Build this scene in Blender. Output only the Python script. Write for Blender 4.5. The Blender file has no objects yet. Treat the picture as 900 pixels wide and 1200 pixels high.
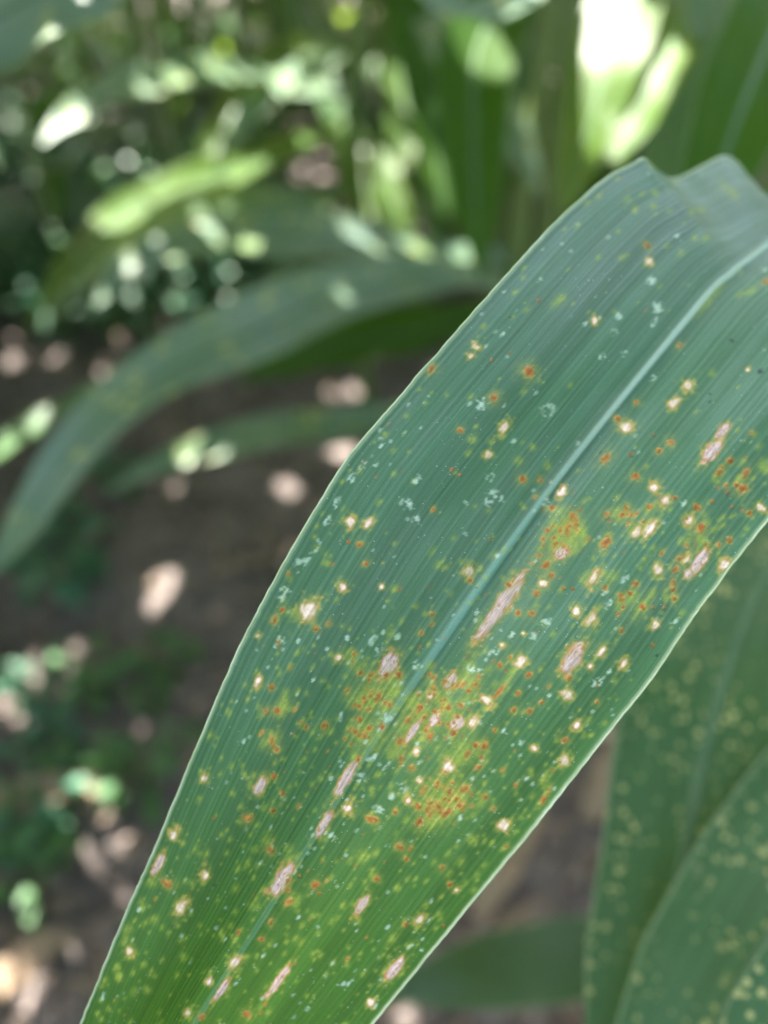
import bpy, math, random
import numpy as np
from mathutils import Vector
from mathutils.bvhtree import BVHTree

R = math.radians
random.seed(11)
rng = np.random.default_rng(11)
scene = bpy.context.scene
col = scene.collection

# ------------------------------------------------------------------ camera
PITCH = R(40.0)
CAM = np.array([0.0, 0.0, 0.95])
FPX = 922.0                                   # focal length in pixels of the 900 x 1200 photograph
cam_data = bpy.data.cameras.new("camera")
cam = bpy.data.objects.new("camera", cam_data)
col.objects.link(cam)
cam.location = CAM
cam.rotation_euler = (R(90) - PITCH, 0, 0)
cam_data.sensor_fit = 'VERTICAL'
cam_data.sensor_height = 36.0
cam_data.lens = 36.0 * FPX / 1200.0
cam_data.clip_start = 0.01
cam_data.clip_end = 400.0
cam_data.dof.use_dof = True
cam_data.dof.focus_distance = 0.148
cam_data.dof.aperture_fstop = 5.4
scene.camera = cam

# ------------------------------------------------------------------ sky and sun
SUN_EL, SUN_AZ = R(58), R(-42)                # azimuth from +Y towards +X
SUN = np.array([math.sin(SUN_AZ) * math.cos(SUN_EL), math.cos(SUN_AZ) * math.cos(SUN_EL), math.sin(SUN_EL)])
world = bpy.data.worlds.new("World")
scene.world = world
world.use_nodes = True
wn = world.node_tree.nodes
sky = wn.new('ShaderNodeTexSky')
sky.sky_type = 'NISHITA'
sky.sun_disc = False
sky.sun_elevation = SUN_EL
sky.sun_rotation = SUN_AZ
sky.air_density = 1.0; sky.dust_density = 5.0; sky.ozone_density = 0.6
wn['Background'].inputs['Strength'].default_value = 0.078
world.node_tree.links.new(sky.outputs[0], wn['Background'].inputs['Color'])
sun_data = bpy.data.lights.new("sun", 'SUN')
sun_data.energy = 5.0
sun_data.angle = R(0.48)
sun_data.color = (1.0, 0.93, 0.86)
sun = bpy.data.objects.new("sun", sun_data)
col.objects.link(sun)
sun.rotation_euler = Vector(-SUN).to_track_quat('-Z', 'Y').to_euler()
scene.view_settings.view_transform = 'Standard'
scene.view_settings.look = 'None'
scene.view_settings.exposure = 3.2
scene.view_settings.gamma = 1.0
scene.cycles.use_denoising = True
scene.cycles.max_bounces = 8
scene.cycles.transmission_bounces = 6
scene.cycles.sample_clamp_indirect = 8.0

# ------------------------------------------------------------------ helpers
FWD = np.array([0, math.cos(PITCH), -math.sin(PITCH)])
RGT = np.array([1.0, 0, 0])
UPV = np.array([0, math.sin(PITCH), math.cos(PITCH)])

def ray(px, py):
    return FWD + (px - 450.0) / FPX * RGT + (600.0 - py) / FPX * UPV
def at(px, py, depth):
    """the place seen at a spot of the photograph, so many metres in front of the camera"""
    return CAM + depth * ray(px, py)
def on_ground(px, py, z=0.0):
    d = ray(px, py)
    return CAM + d * ((z - CAM[2]) / d[2])
def unit(v):
    v = np.asarray(v, float)
    return v / np.maximum(np.linalg.norm(v, axis=-1, keepdims=True), 1e-12)

def tag(o, label=None, cat=None, group=None, kind=None):
    if label: o['label'] = label
    if cat: o['category'] = cat
    if group: o['group'] = group
    if kind: o['kind'] = kind
    return o
def empty(name, loc=(0, 0, 0), rz=0.0):
    o = bpy.data.objects.new(name, None)
    o.empty_display_size = 0.02
    o.location = loc; o.rotation_euler = (0, 0, rz)
    col.objects.link(o)
    return o
def mesh(name, verts, faces, mat, parent=None, uv=None, color=None, smooth=True, origin=None):
    verts = np.asarray(verts, float)
    if origin is None and parent is not None:
        origin = np.array(parent.location) if parent.parent is None else np.array(parent.location) + np.array(parent.parent.location)
    off = np.zeros(3) if origin is None else np.asarray(origin, float)
    me = bpy.data.meshes.new(name)
    me.from_pydata((verts - off).tolist(), [], faces if isinstance(faces, list) else faces.tolist())
    if smooth:
        me.polygons.foreach_set('use_smooth', np.ones(len(me.polygons), bool))
    if uv is not None:
        idx = np.empty(len(me.loops), np.int32)
        me.loops.foreach_get('vertex_index', idx)
        l = me.uv_layers.new(name='UVMap')
        l.data.foreach_set('uv', np.asarray(uv, np.float32)[idx].ravel())
    if color is not None:
        a = me.color_attributes.new('pigment', 'FLOAT_COLOR', 'POINT')
        c4 = np.ones((len(verts), 4), np.float32); c4[:, :color.shape[1]] = color
        a.data.foreach_set('color', c4.ravel())
    me.materials.append(mat)
    o = bpy.data.objects.new(name, me)
    col.objects.link(o)
    if parent is not None:
        o.parent = parent
    elif origin is not None:
        o.location = off
    return o
def grid_faces(nv, nu, base=0):
    i = np.arange(nv - 1)[:, None] * nu + np.arange(nu - 1)[None, :] + base
    return np.stack([i, i + 1, i + nu + 1, i + nu], -1).reshape(-1, 4)
def catmull(P, t):
    """P: (n, ...) control values, t in [0, n-1]"""
    P = np.asarray(P, float); n = len(P)
    Pe = np.concatenate([[2 * P[0] - P[1]], P, [2 * P[-1] - P[-2]]])
    i = np.clip(np.floor(t).astype(int), 0, n - 2); f = (t - i).reshape((-1,) + (1,) * (P.ndim - 1))
    a, b, c, d = Pe[i], Pe[i + 1], Pe[i + 2], Pe[i + 3]
    return 0.5 * (2 * b + (c - a) * f + (2 * a - 5 * b + 4 * c - d) * f * f + (3 * b - a - 3 * c + d) * f ** 3)
def hash2(i, j, seed):
    h = (i * 374761393 + j * 668265263 + seed * 2246822519) & 0xffffffff
    h = ((h ^ (h >> 13)) * 1274126177) & 0xffffffff
    return ((h ^ (h >> 16)) & 0xffff) / 65535.0
def vnoise(x, y, seed=0):
    x = np.asarray(x, float); y = np.asarray(y, float)
    i = np.floor(x).astype(np.int64); j = np.floor(y).astype(np.int64)
    fx = x - i; fy = y - j
    fx = fx * fx * (3 - 2 * fx); fy = fy * fy * (3 - 2 * fy)
    a, b = hash2(i, j, seed), hash2(i + 1, j, seed)
    c, d = hash2(i, j + 1, seed), hash2(i + 1, j + 1, seed)
    return (a * (1 - fx) + b * fx) * (1 - fy) + (c * (1 - fx) + d * fx) * fy
def sstep(a, b, x):
    t = np.clip((x - a) / (b - a), 0, 1)
    return t * t * (3 - 2 * t)

# ------------------------------------------------------------------ materials
def new_mat(name):
    m = bpy.data.materials.new(name); m.use_nodes = True
    nt = m.node_tree
    for n in list(nt.nodes): nt.nodes.remove(n)
    return m, nt, nt.nodes, nt.links
def N(ns, t, **kw):
    n = ns.new(t)
    for k, v in kw.items():
        if k.startswith('i_'): n.inputs[k[2:].replace('_', ' ')].default_value = v
        else: setattr(n, k, v)
    return n
def mixc(ns, ln, fac, a, b, mode='MIX'):
    n = ns.new('ShaderNodeMix'); n.data_type = 'RGBA'; n.blend_type = mode
    for sock, v in ((n.inputs[0], fac), (n.inputs[6], a), (n.inputs[7], b)):
        if hasattr(v, 'is_output') or isinstance(v, bpy.types.NodeSocket): ln.new(v, sock)
        else: sock.default_value = v if not isinstance(v, tuple) or len(v) == 4 else (*v, 1)
    return n.outputs[2]
def ramp(ns, ln, src, stops):
    n = ns.new('ShaderNodeValToRGB'); e = n.color_ramp.elements
    while len(e) < len(stops): e.new(0.5)
    for k, (p, c) in enumerate(stops):
        e[k].position = p
        e[k].color = (c, c, c, 1) if isinstance(c, (int, float)) else (*c, 1)
    ln.new(src, n.inputs[0])
    return n.outputs[0]

def leaf_material(name, green, glow, transl=0.35, rough=0.42, spots=0.0, spec=0.3, dust=0.0, mottle=0.6):
    """blade of a maize leaf: parallel veins, slight mottling, optional pale leaf spots, light shining through"""
    m, nt, ns, ln = new_mat(name)
    tc = N(ns, 'ShaderNodeTexCoord')
    mp = N(ns, 'ShaderNodeMapping'); mp.inputs['Scale'].default_value = (46, 1.2, 1)
    ln.new(tc.outputs['UV'], mp.inputs[0])
    nz = N(ns, 'ShaderNodeTexNoise', i_Scale=1.0, i_Detail=3.0); ln.new(mp.outputs[0], nz.inputs['Vector'])
    n2 = N(ns, 'ShaderNodeTexNoise', i_Scale=22.0, i_Detail=4.0); ln.new(tc.outputs['Object'], n2.inputs['Vector'])
    g = np.array(green)
    c = mixc(ns, ln, ramp(ns, ln, nz.outputs[0], [(0.35, 0), (0.68, 1)]), tuple(g * 0.82), tuple(g * 1.25 + 0.012))
    c = mixc(ns, ln, ramp(ns, ln, n2.outputs[0], [(0.4, 0), (0.72, mottle)]), c, tuple(g * np.array([1.7, 1.3, 0.8])))
    if dust:
        n4 = N(ns, 'ShaderNodeTexNoise', i_Scale=9.0, i_Detail=3.0); ln.new(tc.outputs['Object'], n4.inputs['Vector'])
        c = mixc(ns, ln, ramp(ns, ln, n4.outputs[0], [(0.35, 0), (0.7, dust)]), c, (0.22, 0.29, 0.27))
    if spots:
        mp2 = N(ns, 'ShaderNodeMapping'); mp2.inputs['Scale'].default_value = (1, 1, 1)
        ln.new(tc.outputs['Object'], mp2.inputs[0])
        vo = N(ns, 'ShaderNodeTexVoronoi', i_Scale=spots); ln.new(mp2.outputs[0], vo.inputs['Vector'])
        sep = N(ns, 'ShaderNodeSeparateColor'); ln.new(vo.outputs['Color'], sep.inputs[0])
        big = N(ns, 'ShaderNodeMath', operation='MULTIPLY'); big.inputs[1].default_value = 0.44; ln.new(sep.outputs[0], big.inputs[0])
        lt = N(ns, 'ShaderNodeMath', operation='LESS_THAN'); ln.new(vo.outputs['Distance'], lt.inputs[0]); ln.new(big.outputs[0], lt.inputs[1])
        n3 = N(ns, 'ShaderNodeTexNoise', i_Scale=28.0, i_Detail=2.0); ln.new(tc.outputs['Object'], n3.inputs['Vector'])
        lm = N(ns, 'ShaderNodeMath', operation='MULTIPLY'); ln.new(lt.outputs[0], lm.inputs[0]); ln.new(ramp(ns, ln, n3.outputs[0], [(0.36, .12), (0.52, 1)]), lm.inputs[1])
        c = mixc(ns, ln, lm.outputs[0], c, (0.40, 0.41, 0.16))
    su = N(ns, 'ShaderNodeSeparateXYZ'); ln.new(tc.outputs['UV'], su.inputs[0])
    ab = N(ns, 'ShaderNodeMath', operation='SUBTRACT'); ln.new(su.outputs[0], ab.inputs[0]); ab.inputs[1].default_value = 0.5
    ab2 = N(ns, 'ShaderNodeMath', operation='ABSOLUTE'); ln.new(ab.outputs[0], ab2.inputs[0])
    c = mixc(ns, ln, ramp(ns, ln, ab2.outputs[0], [(0.472, 0), (0.492, 0.75)]), c, (0.20, 0.28, 0.14))
    p = N(ns, 'ShaderNodeBsdfPrincipled', i_Roughness=rough)
    p.inputs['Specular IOR Level'].default_value = spec
    ln.new(c, p.inputs['Base Color'])
    bp = N(ns, 'ShaderNodeBump', i_Strength=0.25, i_Distance=0.0006); ln.new(nz.outputs[0], bp.inputs['Height']); ln.new(bp.outputs[0], p.inputs['Normal'])
    tr = N(ns, 'ShaderNodeBsdfTranslucent'); 
    ln.new(mixc(ns, ln, 0.75, c, (*glow, 1)), tr.inputs[0])
    mx = N(ns, 'ShaderNodeMixShader'); mx.inputs[0].default_value = transl
    ln.new(p.outputs[0], mx.inputs[1]); ln.new(tr.outputs[0], mx.inputs[2])
    out = N(ns, 'ShaderNodeOutputMaterial'); ln.new(mx.outputs[0], out.inputs[0])
    return m
GLOW = (0.30, 0.46, 0.03)
M_LEAF = leaf_material("maize_leaf_green", (0.040, 0.105, 0.030), GLOW, 0.36, dust=0.15)
M_LEAF_BLUE = leaf_material("maize_leaf_waxy", (0.085, 0.165, 0.092), GLOW, 0.25, rough=0.42, dust=0.6, spots=70.0, mottle=1.0, spec=0.38)
M_LEAF_SPOT = leaf_material("maize_leaf_pale_spotted", (0.022, 0.092, 0.028), GLOW, 0.25, spots=290.0, dust=0.10, spec=.18)
M_LEAF_DULL = leaf_material("maize_leaf_dull", (0.026, 0.066, 0.014), (0.14, 0.30, 0.01), 0.22, rough=.5, dust=.2)
M_LEAF_SPOT2 = leaf_material("maize_leaf_pale_spotted_bright", (0.030, 0.108, 0.032), GLOW, 0.25, spots=260.0, dust=0.15, spec=.22)
M_LEAF_DEEP = leaf_material("maize_leaf_deep_green", (0.028, 0.085, 0.006), (0.14, 0.32, 0.005), 0.34, rough=0.6, spec=.12)
M_CANOPY = leaf_material("maize_leaf_canopy", (0.05, 0.11, 0.03), GLOW, 0.22)
M_LEAF_SUN = leaf_material("maize_leaf_sunlit", (0.055, 0.12, 0.02), (0.36, 0.50, 0.05), 0.45)  # yellow-green of sunlit blades put into the leaf colour
M_WEED = leaf_material("weed_leaf", (0.045, 0.13, 0.045), (0.20, 0.42, 0.05), 0.3, rough=0.45)
M_WEED_TEAL = leaf_material("weed_leaf_bluish", (0.04, 0.13, 0.08), (0.16, 0.40, 0.08), 0.3, rough=0.4)

def simple_material(name, c1, c2, scale, rough=0.8, stretch=(1, 1, 1), transl=0.0):
    m, nt, ns, ln = new_mat(name)
    tc = N(ns, 'ShaderNodeTexCoord')
    mp = N(ns, 'ShaderNodeMapping'); mp.inputs['Scale'].default_value = stretch
    ln.new(tc.outputs['Object'], mp.inputs[0])
    nz = N(ns, 'ShaderNodeTexNoise', i_Scale=scale, i_Detail=5.0); ln.new(mp.outputs[0], nz.inputs['Vector'])
    c = mixc(ns, ln, ramp(ns, ln, nz.outputs[0], [(0.3, 0), (0.7, 1)]), (*c1, 1), (*c2, 1))
    p = N(ns, 'ShaderNodeBsdfPrincipled', i_Roughness=rough); ln.new(c, p.inputs['Base Color'])
    bp = N(ns, 'ShaderNodeBump', i_Strength=0.4, i_Distance=0.002); ln.new(nz.outputs[0], bp.inputs['Height']); ln.new(bp.outputs[0], p.inputs['Normal'])
    out = N(ns, 'ShaderNodeOutputMaterial')
    if transl:
        tr = N(ns, 'ShaderNodeBsdfTranslucent'); ln.new(c, tr.inputs[0])
        mx = N(ns, 'ShaderNodeMixShader'); mx.inputs[0].default_value = transl
        ln.new(p.outputs[0], mx.inputs[1]); ln.new(tr.outputs[0], mx.inputs[2]); ln.new(mx.outputs[0], out.inputs[0])
    else:
        ln.new(p.outputs[0], out.inputs[0])
    return m
M_STALK = simple_material("maize_stalk", (0.09, 0.15, 0.04), (0.16, 0.22, 0.07), 14, 0.5, (6, 6, 0.6))
M_RIB_FAR = simple_material("maize_midrib_dull", (0.055, 0.12, 0.045), (0.085, 0.155, 0.065), 40, 0.8)
M_RIB = simple_material("maize_midrib", (0.16, 0.26, 0.17), (0.24, 0.33, 0.22), 40, 0.45)
M_DRY = simple_material("dry_leaf_straw", (0.24, 0.17, 0.11), (0.36, 0.27, 0.18), 30, 0.85, transl=0.2)
M_TWIG = simple_material("dry_twig", (0.15, 0.10, 0.07), (0.25, 0.18, 0.12), 50, 0.85)
M_CLOD = simple_material("soil_clod", (0.11, 0.085, 0.07), (0.19, 0.15, 0.125), 40, 0.95)

def soil_material():
    m, nt, ns, ln = new_mat("field_soil")
    tc = N(ns, 'ShaderNodeTexCoord')
    a = N(ns, 'ShaderNodeTexNoise', i_Scale=7.0, i_Detail=6.0); ln.new(tc.outputs['Object'], a.inputs['Vector'])
    b = N(ns, 'ShaderNodeTexNoise', i_Scale=45.0, i_Detail=5.0); ln.new(tc.outputs['Object'], b.inputs['Vector'])
    c = mixc(ns, ln, ramp(ns, ln, a.outputs[0], [(0.3, 0), (0.7, 1)]), (0.045, 0.038, 0.034, 1), (0.150, 0.126, 0.113, 1))
    c = mixc(ns, ln, ramp(ns, ln, b.outputs[0], [(0.42, 0), (0.66, 0.55)]), c, (0.21, 0.175, 0.156, 1))
    p = N(ns, 'ShaderNodeBsdfPrincipled', i_Roughness=0.95); ln.new(c, p.inputs['Base Color'])
    p.inputs['Specular IOR Level'].default_value = 0.2
    bp = N(ns, 'ShaderNodeBump', i_Strength=0.7, i_Distance=0.01); ln.new(b.outputs[0], bp.inputs['Height']); ln.new(bp.outputs[0], p.inputs['Normal'])
    out = N(ns, 'ShaderNodeOutputMaterial'); ln.new(p.outputs[0], out.inputs[0])
    return m
M_SOIL = soil_material()

def main_leaf_material():
    m, nt, ns, ln = new_mat("rusted_maize_leaf")
    at_ = N(ns, 'ShaderNodeAttribute', attribute_name='pigment')
    uv = N(ns, 'ShaderNodeUVMap', uv_map='UVMap')               # u across and v along the blade, in centimetres
    def tex(sx, sy, det, seed=0.0, scale=1.0):
        mp = N(ns, 'ShaderNodeMapping'); mp.inputs['Scale'].default_value = (sx, sy, 1); mp.inputs['Location'].default_value = (seed, seed * 1.7, seed)
        ln.new(uv.outputs[0], mp.inputs[0])
        t = N(ns, 'ShaderNodeTexNoise', i_Scale=scale, i_Detail=det, i_Roughness=0.6); ln.new(mp.outputs[0], t.inputs['Vector'])
        return t.outputs[0]
    fine = tex(15.0, 0.10, 2.0)                                  # parallel veins
    mw = N(ns, 'ShaderNodeMapping'); mw.inputs['Scale'].default_value = (1, 0.012, 1); ln.new(uv.outputs[0], mw.inputs[0])
    wv = N(ns, 'ShaderNodeTexWave', wave_type='BANDS', bands_direction='X', wave_profile='SIN')
    for k_, v_ in (('Scale', 3.5), ('Distortion', 3.4), ('Detail', 2.0), ('Detail Scale', 1.6), ('Detail Roughness', .6)): wv.inputs[k_].default_value = v_
    ln.new(mw.outputs[0], wv.inputs['Vector'])
    wave = wv.outputs['Fac']
    broad = tex(4.2, 0.10, 3.0, 5.0)
    grain = tex(42, 30, 2.0, 9.0)
    mott = tex(1.1, 0.8, 4.0, 3.0)
    c = at_.outputs['Color']
    c = mixc(ns, ln, ramp(ns, ln, fine, [(0.40, 0.0), (0.66, 0.40)]), c, mixc(ns, ln, 1.0, c, (1.75, 1.5, 1.7, 1), 'MULTIPLY'))
    c = mixc(ns, ln, ramp(ns, ln, fine, [(0.30, 0.20), (0.46, 0.0)]), c, mixc(ns, ln, 1.0, c, (0.55, 0.66, 0.52, 1), 'MULTIPLY'))
    wm = N(ns, 'ShaderNodeMath', operation='MULTIPLY'); ln.new(ramp(ns, ln, wave, [(0.60, 0), (0.95, .40)]), wm.inputs[0]); ln.new(ramp(ns, ln, mott, [(0.36, .1), (0.62, 1)]), wm.inputs[1])
    c = mixc(ns, ln, wm.outputs[0], c, mixc(ns, ln, 1.0, c, (1.6, 1.42, 1.6, 1), 'MULTIPLY'))
    c = mixc(ns, ln, ramp(ns, ln, wave, [(0.05, .10), (0.4, 0)]), c, mixc(ns, ln, 1.0, c, (.6, .68, .6, 1), 'MULTIPLY'))
    c = mixc(ns, ln, ramp(ns, ln, broad, [(0.50, 0.0), (0.70, 0.40)]), c, mixc(ns, ln, 1.0, c, (1.5, 1.4, 1.6, 1), 'MULTIPLY'))
    c = mixc(ns, ln, ramp(ns, ln, broad, [(0.28, 0.25), (0.46, 0.0)]), c, mixc(ns, ln, 1.0, c, (0.60, 0.72, 0.52, 1), 'MULTIPLY'))
    c = mixc(ns, ln, ramp(ns, ln, grain, [(0.36, 0.35), (0.50, 0.0)]), c, mixc(ns, ln, 1.0, c, (0.6, 0.66, 0.6, 1), 'MULTIPLY'))
    # dust: fine pale grains lying on the blade, more of it in some places
    vo = N(ns, 'ShaderNodeTexVoronoi', i_Scale=17.0); ln.new(uv.outputs[0], vo.inputs['Vector'])
    sep = N(ns, 'ShaderNodeSeparateColor'); ln.new(vo.outputs['Color'], sep.inputs[0])
    sz = N(ns, 'ShaderNodeMath', operation='POWER'); ln.new(sep.outputs[0], sz.inputs[0]); sz.inputs[1].default_value = 3.5
    sz2 = N(ns, 'ShaderNodeMath', operation='MULTIPLY'); ln.new(sz.outputs[0], sz2.inputs[0])
    ln.new(ramp(ns, ln, mott, [(0.40, 0.05), (0.68, 0.34)]), sz2.inputs[1])
    lt = N(ns, 'ShaderNodeMath', operation='LESS_THAN'); ln.new(vo.outputs['Distance'], lt.inputs[0]); ln.new(sz2.outputs[0], lt.inputs[1])
    lf = N(ns, 'ShaderNodeMath', operation='MULTIPLY'); ln.new(lt.outputs[0], lf.inputs[0]); lf.inputs[1].default_value = 0.5
    c = mixc(ns, ln, lf.outputs[0], c, (0.46, 0.54, 0.46, 1))
    p = N(ns, 'ShaderNodeBsdfPrincipled', i_Roughness=0.46); ln.new(c, p.inputs['Base Color'])
    p.inputs['Specular IOR Level'].default_value = 0.16
    h = N(ns, 'ShaderNodeMath', operation='MULTIPLY_ADD'); ln.new(wave, h.inputs[0]); h.inputs[1].default_value = 0.6
    h0 = N(ns, 'ShaderNodeMath', operation='ADD'); ln.new(fine, h0.inputs[0]); ln.new(grain, h0.inputs[1])
    ln.new(h0.outputs[0], h.inputs[2])
    bp = N(ns, 'ShaderNodeBump', i_Strength=0.45, i_Distance=0.00022); ln.new(h.outputs[0], bp.inputs['Height']); ln.new(bp.outputs[0], p.inputs['Normal'])
    tr = N(ns, 'ShaderNodeBsdfTranslucent'); ln.new(mixc(ns, ln, 0.5, c, (0.22, 0.40, 0.05, 1)), tr.inputs[0])
    mx = N(ns, 'ShaderNodeMixShader'); mx.inputs[0].default_value = 0.16
    ln.new(p.outputs[0], mx.inputs[1]); ln.new(tr.outputs[0], mx.inputs[2])
    out = N(ns, 'ShaderNodeOutputMaterial'); ln.new(mx.outputs[0], out.inputs[0])
    return m
M_MAIN = main_leaf_material()

occl_v, occl_f, occl_n = [], [], 0            # everything built so far, for finding what a line of sight or a sunbeam meets
def remember(v, f):
    global occl_n
    v = np.asarray(v); f = np.asarray(f)
    occl_v.append(v); occl_f.append(f + occl_n); occl_n += len(v)

# ------------------------------------------------------------------ ground
gx = np.concatenate([-np.geomspace(80, 1.9, 22), np.linspace(-1.8, 1.8, 241), np.geomspace(1.9, 80, 22)])
gy = np.concatenate([-np.geomspace(80, 0.3, 20), np.linspace(-0.2, 3.6, 255), np.geomspace(3.7, 80, 20)])
X, Y = np.meshgrid(gx, gy)
def ground_z(x, y):
    near = np.exp(-(np.maximum(np.hypot(x, y - 1.4) - 2.2, 0) / 1.5) ** 2)
    z = (vnoise(x * 5, y * 5, 1) - .5) * 0.05 + (vnoise(x * 17, y * 17, 2) - .5) * 0.026 + (vnoise(x * 48, y * 48, 3) - .5) * 0.012
    return z * near
GZ = ground_z(X, Y)
gv = np.stack([X, Y, GZ], -1).reshape(-1, 3)
gf = grid_faces(len(gy), len(gx))
tag(mesh("ground", gv, gf, M_SOIL), "dark crumbly field soil in the shade of the maize with scattered sun flecks", "ground", kind='structure')
remember(gv, gf)

# ------------------------------------------------------------------ the rust-spotted leaf
# (left margin, midrib, right margin): photo position and depth in metres
ROWS = [
    ((10, 1600, .150), (20, 1612, .152), (32, 1620, .150)),
    ((20, 1470, .142), (66, 1490, .146), (118, 1530, .142)),
    ((62, 1290, .137), (140, 1350, .142), (240, 1425, .137)),
    ((122, 1133, .136), (228, 1200, .141), (362, 1288, .136)),
    ((176, 1007, .138), (300, 1089, .143), (448, 1186, .137)),
    ((226, 884, .140), (367, 983, .145), (531, 1086, .139)),
    ((281, 760, .142), (436, 873, .147), (614, 983, .141)),
    ((342, 645, .144), (508, 767, .149), (687, 891, .143)),
    ((404, 543, .147), (577, 667, .152), (758, 802, .146)),
    ((471, 460, .151), (641, 578, .155), (822, 712, .149)),
    ((551, 371, .156), (712, 487, .159), (890, 621, .154)),
    ((634, 277, .164), (786, 397, .165), (965, 530, .160)),
    ((702, 214, .173), (834, 340, .171), (1025, 455, .167)),
    ((740, 192, .178), (856, 321, .174), (1056, 418, .171)),
    ((755, 186, .181), (866, 312, .177), (1070, 404, .174)),
    ((772, 202, .199), (877, 304, .180), (1085, 391, .177)),
    ((792, 209, .209), (890, 294, .184), (1102, 375, .181)),
    ((824, 194, .213), (901, 286, .188), (1115, 366, .185)),
    ((852, 183, .217), (912, 279, .193), (1128, 356, .190)),
    ((879, 212, .226), (945, 268, .205), (1150, 345, .203)),
    ((904, 282, .236), (990, 270, .224), (1165, 345, .222)),
    ((985, 335, .252), (1050, 300, .250), (1172, 365, .248)),
    ((1110, 385, .285), (1120, 370, .285), (1132, 372, .285)),
]
NU, NV = 281, 860
RW = np.array(ROWS, float)                    # rows x 3 x (px, py, depth)
full = np.zeros((len(RW), 5, 3))
for k, (L, M, Rr) in enumerate(RW):
    full[k, 0], full[k, 2], full[k, 4] = L, M, Rr
    full[k, 1] = (L + M) / 2; full[k, 3] = (Rr + M) / 2
    full[k, 1, 2] -= 0.0018 if k < 12 else (.0018 + .003 * (L[2] - M[2]) / .02);  full[k, 3, 2] -= 0.0018   # each half of the blade bellies up a little
seg = np.r_[0, np.cumsum(np.hypot(*np.diff(RW[:, 1, :2], axis=0).T))]
tt = np.interp(np.linspace(0, seg[-1], NV), seg, np.arange(len(RW)))
rows5 = catmull(full, tt)                                               # NV x 5 x 3
s_lin = np.linspace(-1, 1, NU)
uu = (s_lin + 1) * 2
PPD = np.transpose(catmull(np.transpose(rows5, (1, 0, 2)), uu), (1, 0, 2))   # NV x NU x (px,py,depth)
# small ripples of the margins and of the blade
sl = s_lin[None, :]; vv = np.linspace(0, 1, NV)[:, None]
we = np.abs(sl) ** 10 * np.sign(sl) * ((vnoise(vv * 60, vv * 0 + 3, 51) - .5) * 1.3 + (vnoise(vv * 260, vv * 0 + 9, 52) - .5) * .9 + (vnoise(vv * 17, vv * 0 + 5, 53) - .5) * 2.5)
PPD[..., 0] += we * .8; PPD[..., 1] += we * .55
ripple = 0.0010 * np.abs(sl) ** 3 * np.sin(vv * 34 + 1.5 * sl) + 0.0006 * np.sin(vv * 19 + 2.6 * sl) * np.abs(sl)
PX, PY = PPD[..., 0], PPD[..., 1]
DEP = PPD[..., 2] + ripple
POS = CAM + DEP[..., None] * (FWD + ((PX - 450) / FPX)[..., None] * RGT + ((600 - PY) / FPX)[..., None] * UPV)
dv = unit(np.gradient(POS, axis=0)); du = unit(np.gradient(POS, axis=1))
NRM = unit(np.cross(du, dv))
NRM *= np.sign((NRM * (CAM - POS)).sum(-1).mean())
# metric coordinates of the blade, in cm
half_w = np.linalg.norm(np.diff(POS, axis=1), axis=-1)
cu = np.concatenate([np.zeros((NV, 1)), np.cumsum(half_w, 1)], 1)
cu = (cu - cu[:, NU // 2][:, None]) * 100
wmid = np.abs(cu[NV // 3]).max()
cu_n = sl * wmid + 0 * vv                                                # veins follow the blade and close up where it narrows
cv = np.r_[0, np.cumsum(np.linalg.norm(np.diff(POS[:, NU // 2], axis=0), axis=-1))][:, None] * 100 + 0 * sl
# relief: midrib ridge, raised secondary veins
rib_w = 0.07
relief = 0.00045 * np.exp(-(cu / rib_w) ** 2) * (0.3 + .7 * sstep(950, 650, PY)) - 0.0003 * np.exp(-((np.abs(cu) - 0.22) / 0.10) ** 2) * (0.25 + .75 * sstep(900, 650, PY))
relief += 0.00005 * (vnoise(cu_n * 9, cv * 0.12, 5) - .5) + 0.00022 * (vnoise(cu_n * 3.0, cv * 0.07, 6) - .5)
POS = POS + NRM * relief[..., None]

def leaf_uvw(px, py):
    """photo position -> fractional grid row and column of the blade"""
    px = np.atleast_1d(np.asarray(px, float)); py = np.atleast_1d(np.asarray(py, float))
    sub = slice(0, int(NV * 0.93))
    gxp, gyp = PX[sub], PY[sub]
    r = np.empty(len(px)); c = np.empty(len(px))
    for k in range(len(px)):
        d = (gxp[::6, ::4] - px[k]) ** 2 + (gyp[::6, ::4] - py[k]) ** 2
        i, j = np.unravel_index(d.argmin(), d.shape); i, j = float(i * 6), float(j * 4)
        for _ in range(4):
            i0 = int(np.clip(i, 0, NV - 2)); j0 = int(np.clip(j, 0, NU - 2))
            ex, ey = px[k] - (PX[i0, j0] + (i - i0) * (PX[i0 + 1, j0] - PX[i0, j0]) + (j - j0) * (PX[i0, j0 + 1] - PX[i0, j0])), \
                     py[k] - (PY[i0, j0] + (i - i0) * (PY[i0 + 1, j0] - PY[i0, j0]) + (j - j0) * (PY[i0, j0 + 1] - PY[i0, j0]))
            a, b = PX[i0 + 1, j0] - PX[i0, j0], PX[i0, j0 + 1] - PX[i0, j0]
            e, f = PY[i0 + 1, j0] - PY[i0, j0], PY[i0, j0 + 1] - PY[i0, j0]
            det = a * f - b * e
            if abs(det) < 1e-9: break
            i += (ex * f - b * ey) / det; j += (a * ey - ex * e) / det
            i = min(max(i, 0), NV - 1.01); j = min(max(j, 0), NU - 1.01)
        r[k], c[k] = i, j
    return r, c
def bil(A, r, c):
    i = np.floor(r).astype(int); j = np.floor(c).astype(int); fi = r - i; fj = c - j
    if A.ndim == 3: fi = fi[:, None]; fj = fj[:, None]
    return (A[i, j] * (1 - fi) + A[i + 1, j] * fi) * (1 - fj) + (A[i, j + 1] * (1 - fi) + A[i + 1, j + 1] * fi) * fj

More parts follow.
